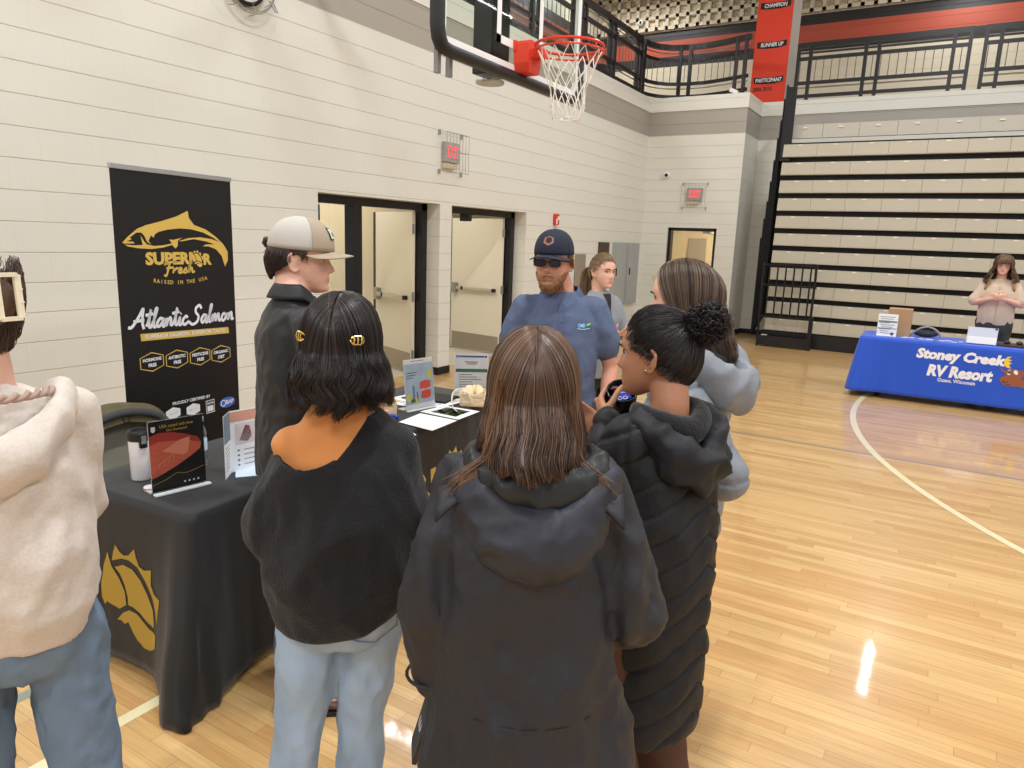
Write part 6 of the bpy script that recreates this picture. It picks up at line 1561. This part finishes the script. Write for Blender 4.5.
hood_down(PH, 'hood', cf, (.01, -.03, 1.375), .125, .14, .10, .058, disp=folds(((9, 9, 9), .010, 6, True),), flat=.72)
m = MB(); pts = spline([(-.10, .06, 1.40), (-.12, -.04, 1.42), (-.07, -.12, 1.425), (.03, -.14, 1.42), (.105, -.09, 1.42), (.13, .01, 1.41), (.10, .07, 1.39)], 14)
for ph in (0, pi):
    q = []
    for i, p in enumerate(pts): q.append(p+V((.006*cos(i*.9+ph), .0, .006*sin(i*.9+ph))))
    m.tube(q, .006, 6)
m.build('braided_trim', mat('trim_taupe', (176, 150, 136), .9), PH['t'], smooth=True)
trousers(PH, denimG, 'jeans', (.098, .09, .08, .08, .08), hipa=.165, hipb=.13, disp=folds(((10, 10, 5), .010, 3, True), ((24, 24, 14), .004, 5, True))); shoes(PH, shoeK, soleW)
hh = [(70, 52, 44), (92, 70, 58), (54, 40, 36)]
o, ms = pulled_hair(PH, hh, (0, -.85, .5), n=1500, front=38, off=.012, curl=.006, seed=15, nape=118)
M = PH['M']; m = MB(); m.mi = 0
m.ellipsoid(M @ V((0, -.125, .04)), (.045, .03, .06)); m.build('hair_twist', ms[1], o, smooth=True); st = []; rn_ = random.Random(31)
for i in range(260):
    a = rn_.uniform(-1.3, 1.3); z0_ = rn_.uniform(-.03, .02); q = []
    for j in range(10): t = j/9; q.append(M @ V((.05*sin(a+t*1.2)+rn_.gauss(0, .001), -.125-.028*cos(a)*sin(t*2.6)-.006, z0_+.105*t+rn_.gauss(0, .001))))
    st.append(q)
raw_build(strand_mesh(st, .0011, 3), 'twist_strands', ms, o)
clipm = mat('clip_cream', (232, 222, 196), .35)
c_ = MB(); f = lambda x, z, y=-.186: M @ V((x, y+.6*z*z*4, z+.04))
for a_, b_ in (((-.02, .045), (.02, .045)), ((-.02, -.045), (.02, -.045)), ((-.02, -.045), (-.02, .045)), ((.02, -.045), (.02, .045))): c_.bar(f(*a_), f(*b_), .012, .008)
for k in range(4):
    z = -.04+.027*k
    for X in (-1, 1): c_.tube([f(X*.02, z), M @ V((X*.045, -.15, z+.04)), M @ V((X*.055, -.12, z+.04))], .003, 6)
c_.build('claw_clip', clipm, PH['t'])

# ================================================================ woman behind, grey zip top
PW = person('person with a dark-blond ponytail in a grey quarter-zip, talking with open hands', (-2.10, 4.70), 112, 1.69,
    dict(Le=(-.21, .06, 1.12), Lw=(-.16, .30, 1.20), Re=(.23, .05, 1.1), Rw=(.10, .28, 1.16), head=(4, 4, 0), Lh=((.1, .8, .35), (.3, -.1, 1), .5), Rh=((.05, .9, .3), (-.2, 0, 1), .35)), skA, voxel=.0075)
gz = mat('knit_grey', (136, 140, 144), .85, sheen=.1)
me = torso_sleeves(PW, [(.82, .17, .13, -.01), (.95, .165, .125, -.01), (1.1, .155, .12, -.01), (1.24, .165, .125, 0), (1.33, .16, .11, -.01), (1.39, .12, .085, -.01), (1.44, .06, .06, -.005)], (.052, .055, .052, .046, .034), voxel=.012, smooth=4, disp=folds(((8, 8, 4), .010, 4, True),))
o = put('quarter_zip_top', me, gz, PW['t']); tr = bvh(o)
A = Art(); A.poly([(-.012, 0), (-.035, .09), (.035, .09), (.012, 0)]); A.rect(-.006, -.12, .006, 0); densify(A, 2); decal('open_zip', ink, PW['t'], tr, (0, .5, 1.33), (-1, 0, 0), (0, 0, 1), (0, -1, 0), A, .006)
trousers(PW, mat('trouser_black', (30, 30, 34), .8), 'trousers', (.09, .075, .06, .055, .05), voxel=.014); shoes(PW, shoeK, soleW)
o, ms = pulled_hair(PW, [(140, 112, 80), (112, 88, 64), (168, 140, 104)], (0, -.95, .15), n=700, off=.010, seed=18, curl=.003)
M = PW['M']; st = []; rn_ = random.Random(4)
for i in range(330):
    a, b = rn_.gauss(0, .012), rn_.gauss(0, .012); st.append([M @ p for p in spline([(a*.5, -.115, .015+b*.5), (a, -.165+b, .0), (a*1.6, -.185+b*1.4, -.08), (a*2, -.17+b*1.6, -.19-.05*rn_.random()), (a*1.4, -.15+b, -.26-.04*rn_.random())], 3)])
raw_build(strand_mesh(st, .0016, 3), 'ponytail', ms, o)

# ================================================================ person in navy, mostly hidden
PN = person('person in a navy top mostly hidden behind the group, dark sleeve showing', (-1.62, 5.2), -60, 1.56,
    dict(Le=(-.2, .05, 1.02), Lw=(-.12, .24, 1.02), Re=(.2, .05, 1.02), Rw=(.12, .24, 1.02)), skA, voxel=.010)
nv = mat('knit_navy', (34, 38, 58), .85)
put('navy_top', torso_sleeves(PN, [(.78, .17, .13, -.01), (1.0, .165, .125, -.01), (1.16, .17, .12, 0), (1.25, .15, .1, -.01), (1.33, .06, .06, -.005)], (.07, .068, .06, .05, .036), voxel=.013, smooth=4), nv, PN['t'])
trousers(PN, mat('trouser_black', (30, 30, 34), .8), 'trousers', (.09, .075, .06, .055, .05), voxel=.015); shoes(PN, shoeK, soleW)
long_hair(PN, [(60, 44, 36), (80, 60, 48)], 'navyhair', .12, n=300, front=60, r=.0016, seed=22)

# ================================================================ woman behind the blue table
PR = person('person with wavy blond-tipped hair and glasses in a beige shirt behind the blue table', (.57, 10.72), 183, 1.79,
    dict(Le=(-.25, .05, 1.20), Lw=(-.06, .24, 1.27), Re=(.25, .05, 1.20), Rw=(.06, .24, 1.27), head=(0, 2, 0), Lh=((.9, .2, .2), (0, -1, .2), .7), Rh=((-.9, .2, .2), (0, -1, .2), .7), hs=1.02), skA, voxel=.009, girth=1.15)
bs = mat('shirt_beige', (206, 184, 164), .8)
me = torso_sleeves(PR, [(.94, .19, .15, .0), (1.05, .195, .155, 0), (1.2, .185, .15, 0), (1.34, .18, .135, 0), (1.41, .15, .11, -.01), (1.47, .11, .08, -.01), (1.52, .06, .06, -.005)], (.062, .072, .075, 0, 0), upto=.85, voxel=.013, smooth=4, disp=folds(((7, 7, 4), .012, 4, True),))
o = put('shirt', me, bs, PR['t']); tr = bvh(o)
A = Art(); A.rect(-.006, -.42, .006, 0); densify(A, 4); decal('button_band', mat('shirt_beige2', (186, 164, 146), .8), PR['t'], tr, (0, .5, 1.42), (-1, 0, 0), (0, 0, 1), (0, -1, 0), A, .005)
m = MB()
for X in (-1, 1): m.grid(lambda u, v: V((X*(.012+.062*sin(u*2.2)), .062-.13*u+.035*v*(1-u), 1.505+.012*sin(u*3)-.055*v-.035*(1-u)**2)), 10, 4)
solid(m.build('collar', bs, PR['t'], smooth=True), .004, 0)
trousers(PR, mat('trouser_olive', (58, 62, 54), .8), 'trousers', hipa=.19, hipb=.15, voxel=.015); shoes(PR, shoeK, soleW)
long_hair(PR, [(96, 74, 56), (128, 102, 76), (84, 64, 50)], 'rvhair', .16, n=900, spread=.75, wave=.016, wfreq=2, front=52, thick=.03, r=.0022, seed=25, tuck=-.05, lenf=lambda u, s_: .2)
M = PR['M']; st = []; rn_ = random.Random(41)
for i in range(220):     # fringe
    x = rn_.uniform(-.06, .06); st.append([M @ p for p in spline([(x*.4, .06, .125), (x*.8, .098, .09), (x*1.05, .108, .05), (x*1.15, .104, .022)], 3)])
raw_build(strand_mesh(st, .002, 3), 'fringe', hairmats('rv_fringe', [(110, 86, 64), (134, 108, 80), (92, 70, 54)]), PR['t']); st = []
for i in range(360):     # blond ends falling on the shoulders
    X = rn_.choice((-1, 1)); a = rn_.random(); st.append([M @ p for p in spline([(X*(.085+.02*a), .0, -.10), (X*(.11+.03*a), .03, -.17), (X*(.10+.05*a), .06, -.23), (X*(.12+.04*a), .075, -.29-.03*rn_.random())], 3)])
raw_build(strand_mesh(st, .002, 3), 'hair_ends', hairmats('rv_ends', [(196, 164, 112), (164, 132, 92), (140, 110, 80)]), PR['t'])
glasses(PR, mat('frame_rose', (150, 90, 84), .4), mat('lens_clear', (240, 240, 245), .03, trans=1, ior=1.05), y=.105, hgt=.036)
